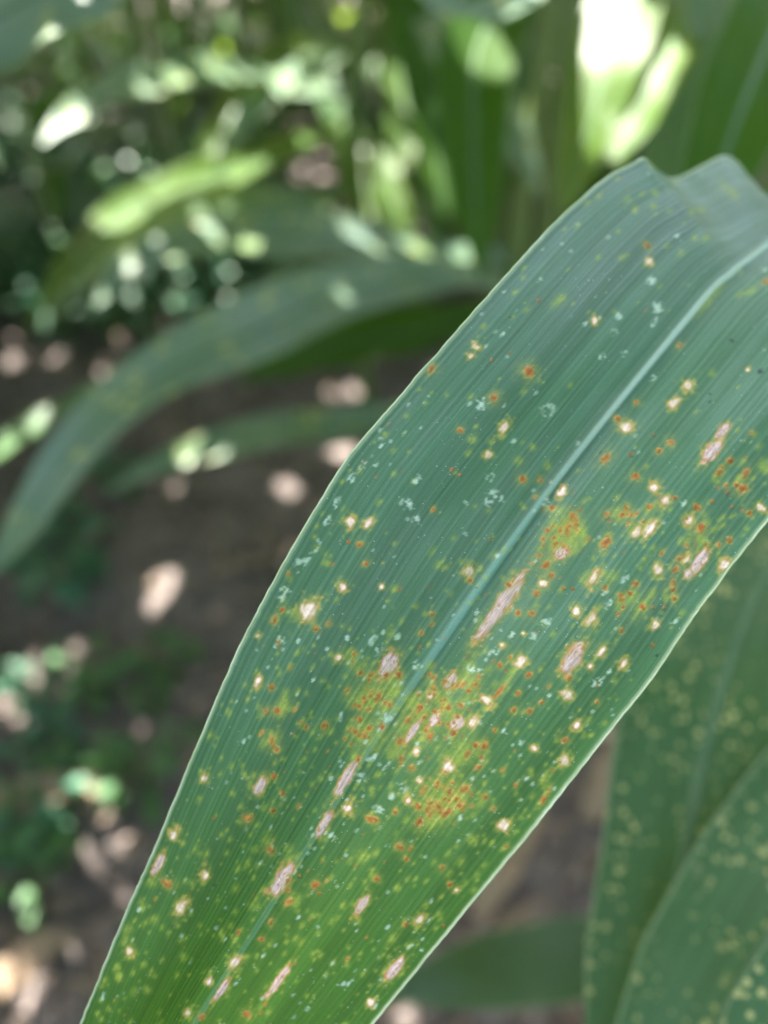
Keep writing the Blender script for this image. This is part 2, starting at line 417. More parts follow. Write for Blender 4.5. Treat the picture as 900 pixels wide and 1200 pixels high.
# spots seen on the blade: kind, x, y, half-length along the blade, half-width (photo pixels)
# w pale-centred spot, t tan dead lesion, r rust pustule, y yellowing, m pale mint scuff
SPOTS = """
w 552 417 5 5;w 558 406 4 6;w 697 376 5 5;m 770 359 9 8;w 591 501 8 5;w 572 533 5 5;r 579 466 7 6;m 565 472 9 8;r 620 435 8 7
y 608 540 6 5;w 733 501 8 7;r 709 537 9 5;r 724 490 4 5;w 806 452 7 6;w 790 472 8 5;t 836 527 17 8;t 848 504 11 5;r 745 558 5 6
r 785 519 5 5;r 766 510 3 3;r 772 528 4 4;w 766 572 7 6;w 780 586 8 6;r 612 562 5 5;r 633 563 4 4;w 660 575 8 5;r 539 504 4 4
y 554 515 5 5;y 576 518 4 4;y 625 525 4 4;y 642 546 5 5;r 539 556 3 3;r 529 550 3 3;r 740 533 3 4;r 855 540 4 4;r 873 555 8 5
r 870 573 7 6;r 880 507 4 4;r 746 471 4 4;r 797 404 4 4;y 835 438 4 4;w 877 433 3 3;m 642 482 9 9;m 650 476 6 6;m 720 390 5 5
m 727 370 7 5;m 766 377 8 4;m 705 418 5 6;m 731 414 4 4;m 766 442 6 4;m 489 563 6 6;m 582 580 6 12;m 573 588 5 6;m 477 590 6 8
m 602 517 4 3;m 639 589 6 5;m 800 590 5 4;y 655 352 9 5;r 631 352 3 4;m 762 330 6 6;w 761 307 4 4;r 576 422 3 3;r 505 432 7 5
y 736 234 4 4;y 744 243 3 3;y 768 225 4 4;y 766 241 4 4;r 758 288 4 5;y 729 302 4 4;y 798 297 4 4;y 827 279 5 4;y 811 249 3 5
m 765 328 6 6;m 770 359 6 9;y 833 350 28 4;y 880 341 7 4;r 897 330 4 4;y 848 217 4 6;y 860 228 4 8;y 868 345 6 3
r 761 593 4 4;r 791 583 3 3;r 734 597 5 4;y 839 563 5 5;r 863 568 4 4;r 817 595 5 6;r 834 588 3 3;w 808 611 7 7;w 891 594 5 7
r 878 601 4 4;r 821 619 8 6;y 822 632 5 5;w 761 620 11 6;w 746 624 9 6;r 711 604 6 6;r 710 636 9 5;y 724 609 6 5;r 842 638 4 4
r 855 632 4 4;r 858 594 3 3;t 819 659 18 7;w 804 656 8 4;t 807 673 5 5;r 791 668 7 4;r 794 654 3 3;r 789 682 5 3;w 850 661 9 8
w 770 667 7 7;r 744 684 5 4;r 738 695 4 4;y 764 696 8 4;w 695 678 12 6;m 732 678 9 4;m 713 708 8 4;m 708 694 5 4;w 693 724 9 6
r 753 712 4 4;y 752 711 18 7;r 765 712 3 3;r 778 712 3 3;r 789 690 4 4;r 790 701 4 4;w 768 732 6 5;r 728 738 4 4;w 706 762 8 5
w 692 781 4 4;w 731 778 8 5;y 800 718 4 4;r 765 756 3 3;r 699 823 4 3
r 671 607 8 5;r 642 621 4 4;r 665 620 8 6;r 675 615 5 4;w 710 635 6 4;t 659 648 9 7;r 640 662 7 5;r 647 674 5 5;w 636 684 5 5
r 629 695 5 5;t 587 711 45 8;r 597 686 5 5;r 607 718 4 4;r 623 719 5 5;w 675 717 6 6;t 671 772 20 9;r 667 795 6 4;w 665 815 8 7
w 550 669 9 7;r 551 680 4 4;y 513 662 5 4;r 506 720 4 4;r 494 742 5 4;t 456 779 17 9;r 467 791 6 6;w 613 742 3 3;w 588 756 4 4
w 610 775 8 6;y 599 789 20 4;r 586 810 14 4;w 570 820 6 9;r 607 812 4 4;r 602 832 5 4;r 620 833 5 4;r 633 823 3 3;t 529 797 11 6
t 509 843 9 5;t 535 848 10 7;r 531 858 5 5;r 537 840 4 4;w 554 847 9 6;t 484 857 18 4;r 469 869 7 6;w 676 850 7 6;r 662 867 5 4
w 662 891 7 6;w 626 877 5 5;r 580 856 4 3;r 568 874 6 4;r 548 883 6 4;w 525 899 10 7;r 522 904 4 6;r 661 690 3 3;r 671 690 3 3
r 598 770 4 3;r 586 780 4 4;m 578 764 8 4;m 626 660 11 3;r 503 791 4 4;y 557 800 8 8;r 556 803 5 4;m 553 782 6 6;m 560 787 6 6
m 487 779 6 5;w 504 815 7 6;r 508 806 4 4;r 492 831 6 5;r 526 829 4 4;r 540 826 4 4;r 634 823 4 3;r 620 791 4 4;y 633 785 4 3
r 444 816 9 6;r 428 822 4 3;r 421 844 5 4;r 416 858 5 5;r 427 862 5 5;r 381 852 4 4;y 413 820 9 8;r 493 829 5 5;r 478 844 6 5
r 504 864 6 5;w 488 880 4 4;r 471 888 5 4;r 483 900 5 6;r 558 873 4 4;r 565 888 4 4;r 560 899 5 4;w 492 915 5 5;w 479 938 5 5
w 408 948 7 5;m 471 925 7 7;r 544 924 6 6;r 513 921 5 4;r 504 939 5 4;r 490 945 5 4;r 505 949 8 6;r 522 952 8 6;r 542 944 5 4
r 492 963 7 5;r 568 933 4 4;m 539 958 5 4;r 469 992 6 6;m 444 949 5 8;m 459 934 4 4;r 435 960 4 8;r 464 951 4 4;t 405 912 25 5
m 424 912 7 6;m 439 887 6 4;m 387 977 5 7;t 380 966 16 5;m 454 991 4 3;y 553 984 6 6;m 453 840 8 7;m 447 851 6 5;y 520 938 26 24
y 485 850 30 24;y 440 812 22 22;y 664 630 26 14;y 540 880 24 18;y 425 858 22 14;r 527 930 5 4;r 535 936 5 5;r 515 942 5 5;r 530 918 4 4
w 239 912 6 5;t 305 920 12 6;r 321 910 4 4;r 331 931 4 4;r 292 959 6 5;r 320 950 4 4;r 251 958 3 3;y 272 930 4 4;w 204 978 7 6
t 186 1012 14 5;r 195 1035 5 8;y 177 1035 5 5;w 241 1026 7 5;y 225 1035 4 4;w 212 1064 10 7;y 181 1077 5 5;y 150 1089 6 5;w 152 1114 6 6
y 140 1145 4 4;r 317 996 6 6;y 311 985 7 5;t 330 1032 20 8;y 295 1062 5 4;r 369 1038 6 5;r 341 1054 4 4;r 352 1027 3 3;r 375 1047 3 3
r 318 1080 5 4;r 306 1101 4 4;w 276 1127 10 7;t 260 1160 16 4;w 220 1187 5 5;r 237 1192 5 5;r 289 1189 5 6;t 326 1150 24 4;w 244 1151 5 4
t 425 1060 13 5;w 407 947 6 5;y 270 1085 4 4;y 425 1003 9 8;r 442 1030 4 4;w 435 1175 5 5;y 214 1120 4 3;y 117 1155 4 4;y 157 1162 5 4
y 172 1160 4 5;r 440 960 4 4;w 592 967 8 7;r 637 937 8 3;w 492 1077 9 6;y 540 1010 6 5;r 518 1016 4 4;r 527 1036 4 5;w 535 1043 4 4
r 475 1082 5 4;t 462 1136 15 6;r 477 1007 4 4;r 520 1085 3 3;y 500 1060 5 4;y 460 1100 8 5
w 412 612 7 6;w 431 614 8 5;r 408 635 3 3;r 422 638 4 4;r 429 660 4 4;w 402 688 6 6;w 447 688 4 4;y 462 690 5 4;w 361 717 13 10
y 344 718 6 6;r 371 737 4 4;r 385 731 4 4;r 331 715 5 4;r 322 725 6 4;m 323 735 5 4;m 328 748 4 7;w 302 745 4 4;w 303 798 6 5
w 397 771 5 4;y 413 773 10 16;r 415 766 4 4;r 422 789 5 5;m 437 750 9 4;m 444 761 9 4;m 407 748 3 4;y 341 779 4 4;y 458 742 6 5
m 334 691 7 6;m 353 662 7 6;y 371 642 5 4;y 385 661 4 4;r 312 833 6 5;r 325 832 6 5;r 319 867 7 5;y 319 867 10 7;r 318 805 4 4
r 380 850 5 4;r 420 890 4 4;m 466 747 5 4;m 487 610 6 5;m 575 560 5 7;m 545 590 4 5;m 370 640 9 4;m 383 610 9 4;m 395 590 8 4
m 360 655 9 4;m 412 560 8 4;m 425 545 8 4;m 700 800 9 5;m 715 785 6 4;m 640 730 6 6;m 625 745 6 5;m 600 745 6 5;m 330 700 9 4;d 857 399 2 4;d 892 435 3 3;d 598 372 2 2;d 832 471 2 2;d 832 462 1 2;d 704 530 2 1;d 853 579 2 2;d 770 768 2 2;d 558 688 2 1;d 617 833 3 2;d 252 1037 2 2;d 590 712 2 2
"""
spots = []
for tok in SPOTS.replace('\n', ';').split(';'):
    p = tok.split()
    if p: spots.append([p[0]] + [float(q) for q in p[1:]])
named = len(spots)
TANV = np.stack([np.gradient(PX, axis=0), np.gradient(PY, axis=0)], -1); TANV = unit(TANV)
# many tiny specks, thicker along the diseased middle and near the margins
def inside(px, py):
    r, c = leaf_uvw([px], [py])
    return 6 < c[0] < NU - 7 and abs(bil(PX, r, c)[0] - px) < 2
for cx_, cy_, sx_, sy_, n_ in ((660, 625, 15, 17, 26), (525, 935, 26, 16, 30), (505, 835, 26, 28, 30), (440, 812, 16, 16, 16), (865, 565, 14, 14, 10), (555, 800, 26, 18, 14), (420, 858, 14, 12, 9), (740, 610, 14, 12, 8), (815, 625, 10, 12, 8), (720, 705, 16, 14, 6), (330, 1040, 30, 30, 6), (325, 850, 14, 20, 6)):
    for k in range(n_):
        r0 = rng.uniform(1.6, 4.2)
        spots.append(['r', cx_ + rng.normal() * sx_, cy_ + rng.normal() * sy_, r0 * rng.uniform(.9, 1.5), r0])
    for k in range(n_ // 2):
        r0 = rng.uniform(3, 8)
        spots.append(['y', cx_ + rng.normal() * sx_ * 1.2, cy_ + rng.normal() * sy_ * 1.2, r0 * 1.5, r0])
clustered = len(spots)
tries = 0
while len(spots) < clustered + 1500 and tries < 30000:
    tries += 1
    i = rng.integers(int(NV * .2), int(NV * .86)); j = rng.integers(6, NU - 6)
    x, y = PX[i, j] + rng.normal() * .5, PY[i, j] + rng.normal() * .5
    s = abs(s_lin[j])
    dens = 0.08 + 0.25 * (y > 760) + 0.9 * math.exp(-((y - 880) / 190) ** 2 - ((s_lin[j] - .05) / .55) ** 2) + 0.3 * (s > .78) + .35 * math.exp(-((y - 620) / 90) ** 2 - ((s_lin[j] - .6) / .3) ** 2)
    dens *= 0.35 + 1.3 * vnoise(x / 28, y / 28, 41)
    if rng.random() > dens: continue
    k = rng.choice(['m', 'm', 'm', 'y', 'y', 'r'], p=[.10, .09, .08, .34, .31, .08])
    r0 = rng.uniform(1.0, 2.6) if k != 'r' else rng.uniform(1.2, 2.6)
    if k == 'y': r0 *= 1.25
    spots.append([k, x, y, r0 * rng.uniform(1, 1.8), r0])
for s in spots:                                # direction of the blade at each spot
    i, j = divmod(int(((PX - s[1]) ** 2 + (PY - s[2]) ** 2).argmin()), NU)
    s.append(TANV[i, j].copy()); s.append(int(rng.integers(1, 9999)))

HALO = np.array([0.27, 0.31, 0.05]); RING = np.array([0.34, 0.165, 0.04]); GOLD = np.array([0.46, 0.34, 0.09]); CREAM = np.array([0.76, 0.64, 0.46])
TAN = np.array([0.52, 0.42, 0.33]); RUST = np.array([0.33, 0.145, 0.030]); RUST2 = np.array([0.22, 0.078, 0.016])
MINT = np.array([0.37, 0.52, 0.35]); YEL = np.array([0.27, 0.36, 0.05])
def mixin(c, sel, colr, a):
    c[sel] = c[sel] * (1 - a[:, None]) + colr * a[:, None]
def paint(px, py, c):
    """lay every spot into the pigment c (n x 3) of blade points at photo positions px, py"""
    order = [s for s in spots if s[0] == 'd'] + [s for s in spots if s[0] == 'y'] + [s for s in spots if s[0] == 'm'] + [s for s in spots if s[0] in 'tw'] + [s for s in spots if s[0] == 'r']
    srt = np.argsort(px); xs = px[srt]
    for k, x, y, ra, rb, tg, seed in order:
        big = 2.6 * max(ra, rb) + 3
        lo, hi = np.searchsorted(xs, [x - big, x + big])
        sel = srt[lo:hi]
        sel = sel[np.abs(py[sel] - y) < big]
        if not len(sel): continue
        dx, dy = px[sel] - x, py[sel] - y
        a = (dx * tg[0] + dy * tg[1]) / ra; b = (-dx * tg[1] + dy * tg[0]) / rb
        # ragged outline, stretched along the veins
        stg = .62 + .38 * ((seed * 37) % 101) / 100.0
        jag = (vnoise(px[sel] * .28 + seed, py[sel] * .28, seed) - .5) * .75 + (vnoise(px[sel] * .09 + seed, py[sel] * .09, seed + 1) - .5) * .5
        rho = np.sqrt(a * a + b * b) * (1 + jag * (1.0 if k == 'w' else .7 if k == 't' else .75 if k != 'y' else .5)) * (1.12 if k in 'wr' else 1.0)
        mot = vnoise(px[sel] * .42, py[sel] * .42, 77)
        if k == 'd':
            mixin(c, sel, np.array([.02, .03, .03]), .85 * sstep(1.1, .6, rho))
        elif k == 'y':
            mixin(c, sel, YEL, 0.62 * np.exp(-(rho / .95) ** 2) * (.45 + .8 * mot))
        elif k == 'm':
            cl = vnoise(px[sel] * .33 + seed, py[sel] * .33, seed + 3)
            mixin(c, sel, MINT, (0.8 if max(ra, rb) > 3.4 else .5) * sstep(1.15, .6, rho) * sstep(.30, .72, cl + (.3 if max(ra, rb) < 4 else 0)))
        elif k == 'w':
            mixin(c, sel, HALO, 0.8 * np.exp(-(rho / 1.55) ** 4) * (.6 + .5 * mot))
            mixin(c, sel, GOLD, 0.55 * stg * sstep(1.35, 1.0, rho))
            mixin(c, sel, RING, 0.6 * stg * sstep(1.08, .9, rho) * (.25 + .9 * vnoise(px[sel] * .2, py[sel] * .2, seed + 5)))
            mixin(c, sel, CREAM * (0.8 + .3 * mot)[:, None], stg * sstep(.95, .40, rho))
        elif k == 't':
            mixin(c, sel, HALO, 0.7 * np.exp(-(rho / 1.4) ** 4) * (.6 + .5 * mot))
            mixin(c, sel, GOLD, 0.6 * sstep(1.25, 1.02, rho))
            mixin(c, sel, RING, 0.95 * sstep(1.14, .98, rho) * (.3 + .9 * vnoise(px[sel] * .2, py[sel] * .2, seed + 5)))
            grain_ = vnoise((dx * tg[0] + dy * tg[1]) * .16, (-dx * tg[1] + dy * tg[0]) * .75, seed + 7)
            mixin(c, sel, TAN * (0.55 + .4 * mot + .4 * grain_)[:, None], sstep(1.0, .76, rho))
            mixin(c, sel, RING * .8, .75 * sstep(.70, .80, mot) * sstep(1.0, .8, rho))
        else:
            if ra > 3.2:
                mixin(c, sel, HALO, 0.6 * stg * np.exp(-(rho / 1.55) ** 2) * (.5 + .8 * mot))
                mixin(c, sel, GOLD, 0.45 * stg * sstep(1.25, .8, rho) * (.4 + .8 * mot))
            lump = vnoise(px[sel] * .36 + seed, py[sel] * .36, seed + 9)
            core = sstep(1.05, .65, rho + (.55 - lump) * .9) * (1 if ra > 3.2 else .75)
            mixin(c, sel, RUST * (0.75 + .6 * mot)[:, None], .93 * stg * core)
            mixin(c, sel, RUST2, .8 * stg * sstep(.60, .25, rho + (.5 - lump) * .9))
    return c
# ground colour of the blade
sA = np.abs(sl)
base = np.empty((NV, NU, 3))
sky_sheen = sstep(1130, 700, PY + 0.25 * (PX - 450)) * 0.85 + .15 * vnoise(cu_n * .9, cv * .25, 8)  # bluish sky sheen painted into the upper blade
g_low, g_sheen = np.array([0.043, 0.118, 0.010]), np.array([0.058, 0.140, 0.074])
base[:] = g_low * (1 - sky_sheen[..., None]) + g_sheen * sky_sheen[..., None]
dust_sheen = sstep(480, 230, PY + .12 * (PX - 700)) * (.30 + .5 * vnoise(cu_n * 1.3, cv * .5, 31)) + .22 * sstep(.52, .75, vnoise(cu_n * .8, cv * .45, 33) * .7 + vnoise(cu_n * 4, cv * .3, 34) * .3) * sstep(900, 500, PY)
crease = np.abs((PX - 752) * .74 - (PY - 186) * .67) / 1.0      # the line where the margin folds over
dust_sheen = dust_sheen + .38 * sstep(800, 850, PX) * sstep(330, 250, PY) + .45 * np.exp(-((crease - 10) / 9) ** 2) * sstep(300, 240, PY) * sstep(770, 800, PX)  # pale sheen painted where the fold faces the sky and along its crease
base += (np.array([0.15, 0.215, 0.165]) - base) * np.clip(dust_sheen, 0, .75)[..., None]   # dust plus sky sheen, both painted into the pigment
st = vnoise(cu_n * 2.2, cv * 0.05, 21) * .6 + vnoise(cu_n * 5.5, cv * 0.09, 22) * .4
base *= (0.70 + 0.60 * st)[..., None]
ribm = np.exp(-(cu / (0.055 + 0.05 * np.exp(-((PY - 730) / 110) ** 2) + .020 * sstep(600, 300, PY))) ** 4)[..., None] * (0.22 + 0.63 * sstep(980, 640, PY))[..., None]
base = base * (1 - ribm) + (np.array([0.15, 0.31, 0.21]) + np.array([.15, .14, .11]) * sstep(650, 480, PY)[..., None]) * ribm
edge = sstep(.978, .992, sA + 0 * vv)[..., None] * .8
base = base * (1 - edge) + np.array([0.36, 0.46, 0.24]) * edge
flat = lambda A: A.reshape(-1, A.shape[-1])
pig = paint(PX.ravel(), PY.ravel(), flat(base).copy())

stalk_top = at(1125, 371, .285)
main = empty("maize_plant", (stalk_top[0], stalk_top[1], 0.0))
tag(main, "maize plant with the big sharp rust-spotted leaf arching across the picture", "maize plant")
leaf_v = flat(POS)
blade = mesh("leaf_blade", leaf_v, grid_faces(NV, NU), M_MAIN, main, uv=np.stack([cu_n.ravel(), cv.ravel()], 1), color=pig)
blade['label'] = "broad green blade covered in rust pustules and pale dead spots"
remember(flat(POS[::12, ::8]), grid_faces(len(POS[::12]), len(POS[0, ::8])))
# pale pith of the midrib along the underside, and the thickened pale margins
def strip_along(c0, half, lift, n=300):
    rr = np.linspace(2, NV * .985, n); out = []
    for q in (-1, -.5, 0, .5, 1):
        cc = np.clip(np.full(n, c0 + q * half), 0, NU - 1.01)
        out.append(bil(POS, rr, cc) + bil(NRM, rr, cc) * (lift * (1 - q * q) ** .5 + math.copysign(2e-5, lift)))
    return np.stack(out, 1).reshape(-1, 3), grid_faces(n, 5)
v, f = strip_along(NU // 2, 6.0, -0.0014)
mesh("midrib", v, f, M_RIB, blade, origin=np.array(main.location))
def margin(c_in, c_out, sgn):
    rr = np.linspace(2, NV * .985, 420)
    ci = np.full(420, c_in); co = np.full(420, c_out)
    A, B = bil(POS, rr, ci), bil(POS, rr, co)
    nrm = bil(NRM, rr, ci); outw = unit(B - A) * 0.00022
    ring = np.stack([A + nrm * 3e-5, A + nrm * .00022, B + outw * .5 + nrm * .00024, B + outw, B + outw * .5 - nrm * .0002, A - nrm * .0002], 1)
    return ring.reshape(-1, 3), grid_faces(420, 6)
M_MARGIN = simple_material("leaf_margin_pale", (0.26, 0.36, 0.17), (0.40, 0.50, 0.30), 160, 0.5)
for ci, co in ((1.0, 0.0), (NU - 2.02, NU - 1.02)):
    v, f = margin(ci, co, 1)
    mesh("leaf_margin", v, f, M_MARGIN, blade, origin=np.array(main.location))
# dead lesions and raised pustules: thin patches of their own, sitting a hair proud of the blade
def patch(x, y, ra, rb, tg, rings, segs, hgt, reach):
    ang = np.linspace(0, 2 * math.pi, segs, endpoint=False)
    rad = np.concatenate([[0.0], np.repeat(np.linspace(1, rings, rings) / rings, segs)])
    an = np.concatenate([[0.0], np.tile(ang, rings)])
    a = rad * np.cos(an) * ra * reach; b = rad * np.sin(an) * rb * reach
    qx = x + a * tg[0] - b * tg[1]; qy = y + a * tg[1] + b * tg[0]
    r, c = leaf_uvw(qx, qy)
    c = np.clip(c, 1.5, NU - 2.6)
    h = hgt * (1 - rad ** 2) * (0.7 + .6 * vnoise(qx * .4, qy * .4, 91)) + 2.0e-5
    P = bil(POS, r, c) + bil(NRM, r, c) * h[:, None]
    qx, qy = bil(PX, r, c), bil(PY, r, c)
    uvp = np.stack([bil(cu_n, r, c), bil(cv, r, c)], 1)
    F = [[0, 1 + k, 1 + (k + 1) % segs] for k in range(segs)]
    for q in range(rings - 1):
        o1, o2 = 1 + q * segs, 1 + (q + 1) * segs
        F += [[o1 + k, o2 + k, o2 + (k + 1) % segs, o1 + (k + 1) % segs] for k in range(segs)]
    cp = paint(qx, qy, np.stack([bil(base[..., k], r, c) for k in range(3)], 1))
    return P, F, uvp, cp
pv, pf, pu, pc, pn = [], [], [], [], 0   # pustules, joined
for s in spots[:named]:
    k, x, y, ra, rb, tg, seed = s
    if k in 'tw' and min(ra, rb) >= 4 and ra >= 5:
        P, F, U, Cc = patch(x, y, ra, rb, tg, 5 if ra < 14 else 7, 18 if ra < 14 else 28, 0.00011, 1.12)
        mesh("dead_lesion" if k == 't' else "pale_spot", P, F, M_MAIN, blade, uv=U, color=Cc, origin=np.array(main.location))
    elif k == 'r':
        P, F, U, Cc = patch(x, y, ra, rb, tg, 4, 12, 0.00016, .95)
        pv.append(P); pu.append(U); pc.append(Cc); pf += [[i + pn for i in q] for q in F]; pn += len(P)
o = mesh("rust_pustules", np.concatenate(pv), pf, M_MAIN, blade, uv=np.concatenate(pu), color=np.concatenate(pc), origin=np.array(main.location))
o['kind'] = 'stuff'
def tube(pts, rad, n=10):
    pts = np.asarray(pts, float); rad = np.broadcast_to(rad, (len(pts),))
    t = unit(np.gradient(pts, axis=0)); ref = np.array([0.3, 0.9, 0.2]) if abs(t[0][2]) > .7 else np.array([0, 0, 1.0])
    a = unit(np.cross(t, ref)); b = np.cross(t, a)
    an = np.linspace(0, 2 * math.pi, n + 1)
    V = pts[:, None] + rad[:, None, None] * (np.cos(an)[None, :, None] * a[:, None] + np.sin(an)[None, :, None] * b[:, None])
    return V.reshape(-1, 3), grid_faces(len(pts), n + 1)
def stalk_mesh(x, y, z0, z1, r0, r1, node=0.13, seed=0):
    zs = np.arange(z0, z1, 0.012)
    rr = np.interp(zs, [z0, z1], [r0, r1]) * (1 + .16 * np.exp(-((((zs + seed * .03) % node) - node / 2) / .008) ** 2))
    w = 0.006 * np.sin(zs * 7 + seed)
    return tube(np.stack([x + w, y + w * .5, zs], 1), rr, 14)
v, f = stalk_mesh(stalk_top[0] + .008, stalk_top[1], -0.02, 1.5, .013, .008)
mesh("stalk", v, f, M_STALK, main); remember(v, f)

# ------------------------------------------------------------------ leaves round about
def leaf_geo(pts, hw, face, nv=40, nu=9, fold=.22, wave=.10, wn=5.0, ph=0.0, twist=0.0):
    pts = np.asarray(pts, float); hw = np.asarray(hw, float)
    t = np.linspace(0, len(pts) - 1, nv)
    S = catmull(pts, t); W = np.maximum(np.interp(t, np.arange(len(hw)), hw), 1e-4)
    T = unit(np.gradient(S, axis=0))
    fc = np.broadcast_to(np.asarray(face, float), S.shape)
    A = unit(np.cross(T, fc)); Nn = np.cross(A, T)
    tw = np.linspace(0, twist, nv)[:, None]
    A, Nn = A * np.cos(tw) + Nn * np.sin(tw), Nn * np.cos(tw) - A * np.sin(tw)
    s = np.linspace(-1, 1, nu)
    L = np.linspace(0, 1, nv)[:, None]
    off = fold * np.abs(s)[None] ** 1.3 + wave * np.abs(s)[None] ** 2 * np.sin(L * wn * 6.28 + ph + s[None] * 1.9)
    V = S[:, None] + (s[None] * W[:, None])[..., None] * A[:, None] + (off * W[:, None])[..., None] * Nn[:, None]
    U = np.stack([np.broadcast_to(s * .5 + .5, (nv, nu)), np.broadcast_to(L, (nv, nu))], -1)
    c = nu // 2
    rw = np.minimum(W * .07, .0022)
    rib = np.stack([S - A * rw[:, None] + Nn * 3e-4, S + Nn * (rw[:, None] * .6 + 3e-4), S + A * rw[:, None] + Nn * 3e-4], 1)
    return V.reshape(-1, 3), grid_faces(nv, nu), U.reshape(-1, 2), rib.reshape(-1, 3), grid_faces(nv, 3)
near_v = []
def photo_leaf(parent, pts, mat, face=None, label=None, rib=True, base=None, **kw):
    """pts: (x, y, depth, half-width in photo pixels) from the stalk outwards"""
    P = [at(*q[:3]) for q in pts]; W = [q[3] * q[2] / FPX for q in pts]
    if base is not None:
        P = [np.asarray(base)] + P; W = [max(.012, W[0] * .5)] + W
    mid = np.mean(P, axis=0)
    if face is None: face = unit(CAM - mid) * .75 + np.array([0, 0, .55])
    V, F, U, RV, RF = leaf_geo(P, W, face, **kw)
    o = mesh("leaf", V, F, mat, parent, uv=U)
    remember(V, F)
    if mat in (M_LEAF_SPOT, M_LEAF_SPOT2): near_v.append(V)
    if label: o['label'] = label
    if rib:
        mesh("midrib", RV, RF, M_RIB_FAR, o, origin=np.array(parent.location))
    return o
def plant_at(p, label, top=1.5, r=.012, group=None, seed=0):
    t = tag(empty("maize_plant", (p[0], p[1], 0)), label, "maize plant", group)
    v, f = stalk_mesh(p[0], p[1], -.02, top, r, r * .6, seed=seed)
    mesh("stalk", v, f, M_STALK, t); remember(v, f)
    return t

# plant whose long leaf sweeps down to the left
pA = at(610, 300, 1.02)
t = plant_at(pA, "blurred maize plant whose long dull leaf sweeps down to the left above the soil", 1.6, .013, seed=1)
photo_leaf(t, [(545, 322, .92, 18), (470, 330, .86, 32), (385, 350, .79, 43), (300, 388, .72, 44), (225, 420, .67, 39), (170, 450, .63, 36), (122, 490, .60, 33), (72, 548, .57, 27), (25, 620, .56, 19), (-5, 662, .555, 8), (-20, 685, .555, 1)],
           M_LEAF_BLUE, base=(pA[0], pA[1], at(600, 330, 1.0)[2] - .03), fold=.25, wave=.10, wn=2.5)
photo_leaf(t, [(520, 300, .98, 24), (420, 285, .93, 36), (310, 278, .90, 38), (215, 290, .87, 34), (150, 320, .85, 22), (110, 360, .84, 1)],
           M_LEAF_BLUE, face=np.array([0, -.35, 1.0]), base=(pA[0], pA[1], at(600, 300, 1.0)[2] - .01), wave=.15, wn=2.2)
photo_leaf(t, [(555, 372, 1.04, 18), (480, 388, 1.03, 30), (400, 402, 1.02, 32), (330, 425, 1.01, 22), (280, 450, 1.0, 1)],
           M_LEAF_DEEP, base=(pA[0], pA[1], at(600, 380, 1.05)[2]), wave=.12)
photo_leaf(t, [(520, 470, 1.06, 10), (440, 492, 1.04, 18), (350, 502, 1.02, 22), (260, 520, 1.0, 20), (180, 548, .98, 12), (120, 580, .97, 1)],
           M_LEAF_BLUE, base=(pA[0], pA[1], at(600, 450, 1.08)[2]), wave=.12)
# plant in the middle distance with leaves in the sun
pB = at(420, 120, 1.35)
t = plant_at(pB, "blurred maize plant with a sunlit yellow-green leaf bent down over the weeds", 1.7, .013, seed=2)
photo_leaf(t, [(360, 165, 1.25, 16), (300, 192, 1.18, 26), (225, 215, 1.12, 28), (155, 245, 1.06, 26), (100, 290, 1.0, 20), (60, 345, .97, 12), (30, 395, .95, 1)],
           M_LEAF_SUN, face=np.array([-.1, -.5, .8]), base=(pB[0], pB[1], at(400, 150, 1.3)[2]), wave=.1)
photo_leaf(t, [(345, 105, 1.18, 20), (280, 85, 1.08, 28), (200, 92, 1.0, 30), (130, 112, .94, 26), (80, 140, .9, 16), (40, 175, .88, 1)],
           M_LEAF_BLUE, face=np.array([0, -.55, .8]), base=(pB[0], pB[1], at(400, 110, 1.3)[2]), wave=.12)
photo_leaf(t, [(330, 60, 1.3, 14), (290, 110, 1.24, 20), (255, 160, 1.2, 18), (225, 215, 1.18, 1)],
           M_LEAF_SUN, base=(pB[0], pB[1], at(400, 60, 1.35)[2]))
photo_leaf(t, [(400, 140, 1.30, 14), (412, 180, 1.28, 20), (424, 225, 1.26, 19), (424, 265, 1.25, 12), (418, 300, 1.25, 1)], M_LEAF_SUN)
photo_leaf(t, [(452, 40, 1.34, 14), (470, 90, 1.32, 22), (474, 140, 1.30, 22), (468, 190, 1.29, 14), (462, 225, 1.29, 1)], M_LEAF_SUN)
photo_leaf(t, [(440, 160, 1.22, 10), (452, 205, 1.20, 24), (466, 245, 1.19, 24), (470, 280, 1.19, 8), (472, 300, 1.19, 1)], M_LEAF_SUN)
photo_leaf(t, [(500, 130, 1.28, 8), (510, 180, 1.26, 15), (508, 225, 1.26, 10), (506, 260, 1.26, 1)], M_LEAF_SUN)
photo_leaf(t, [(380, 235, 1.30, 14), (300, 238, 1.24, 24), (215, 252, 1.18, 26), (140, 285, 1.12, 22), (85, 335, 1.08, 14), (55, 380, 1.06, 1)],
           M_LEAF_BLUE, base=(pB[0], pB[1], at(410, 230, 1.34)[2]), wave=.1)
photo_leaf(t, [(330, -60, 1.42, 16), (345, 0, 1.38, 26), (375, 65, 1.34, 30), (405, 140, 1.31, 26), (418, 215, 1.30, 14), (422, 270, 1.30, 1)], M_LEAF, wave=.1)
photo_leaf(t, [(400, 60, 1.20, 14), (355, 88, 1.14, 24), (320, 108, 1.10, 26), (280, 150, 1.07, 18), (255, 205, 1.06, 1)], M_LEAF_BLUE, face=np.array([0, -.3, 1.0]), wave=.1)
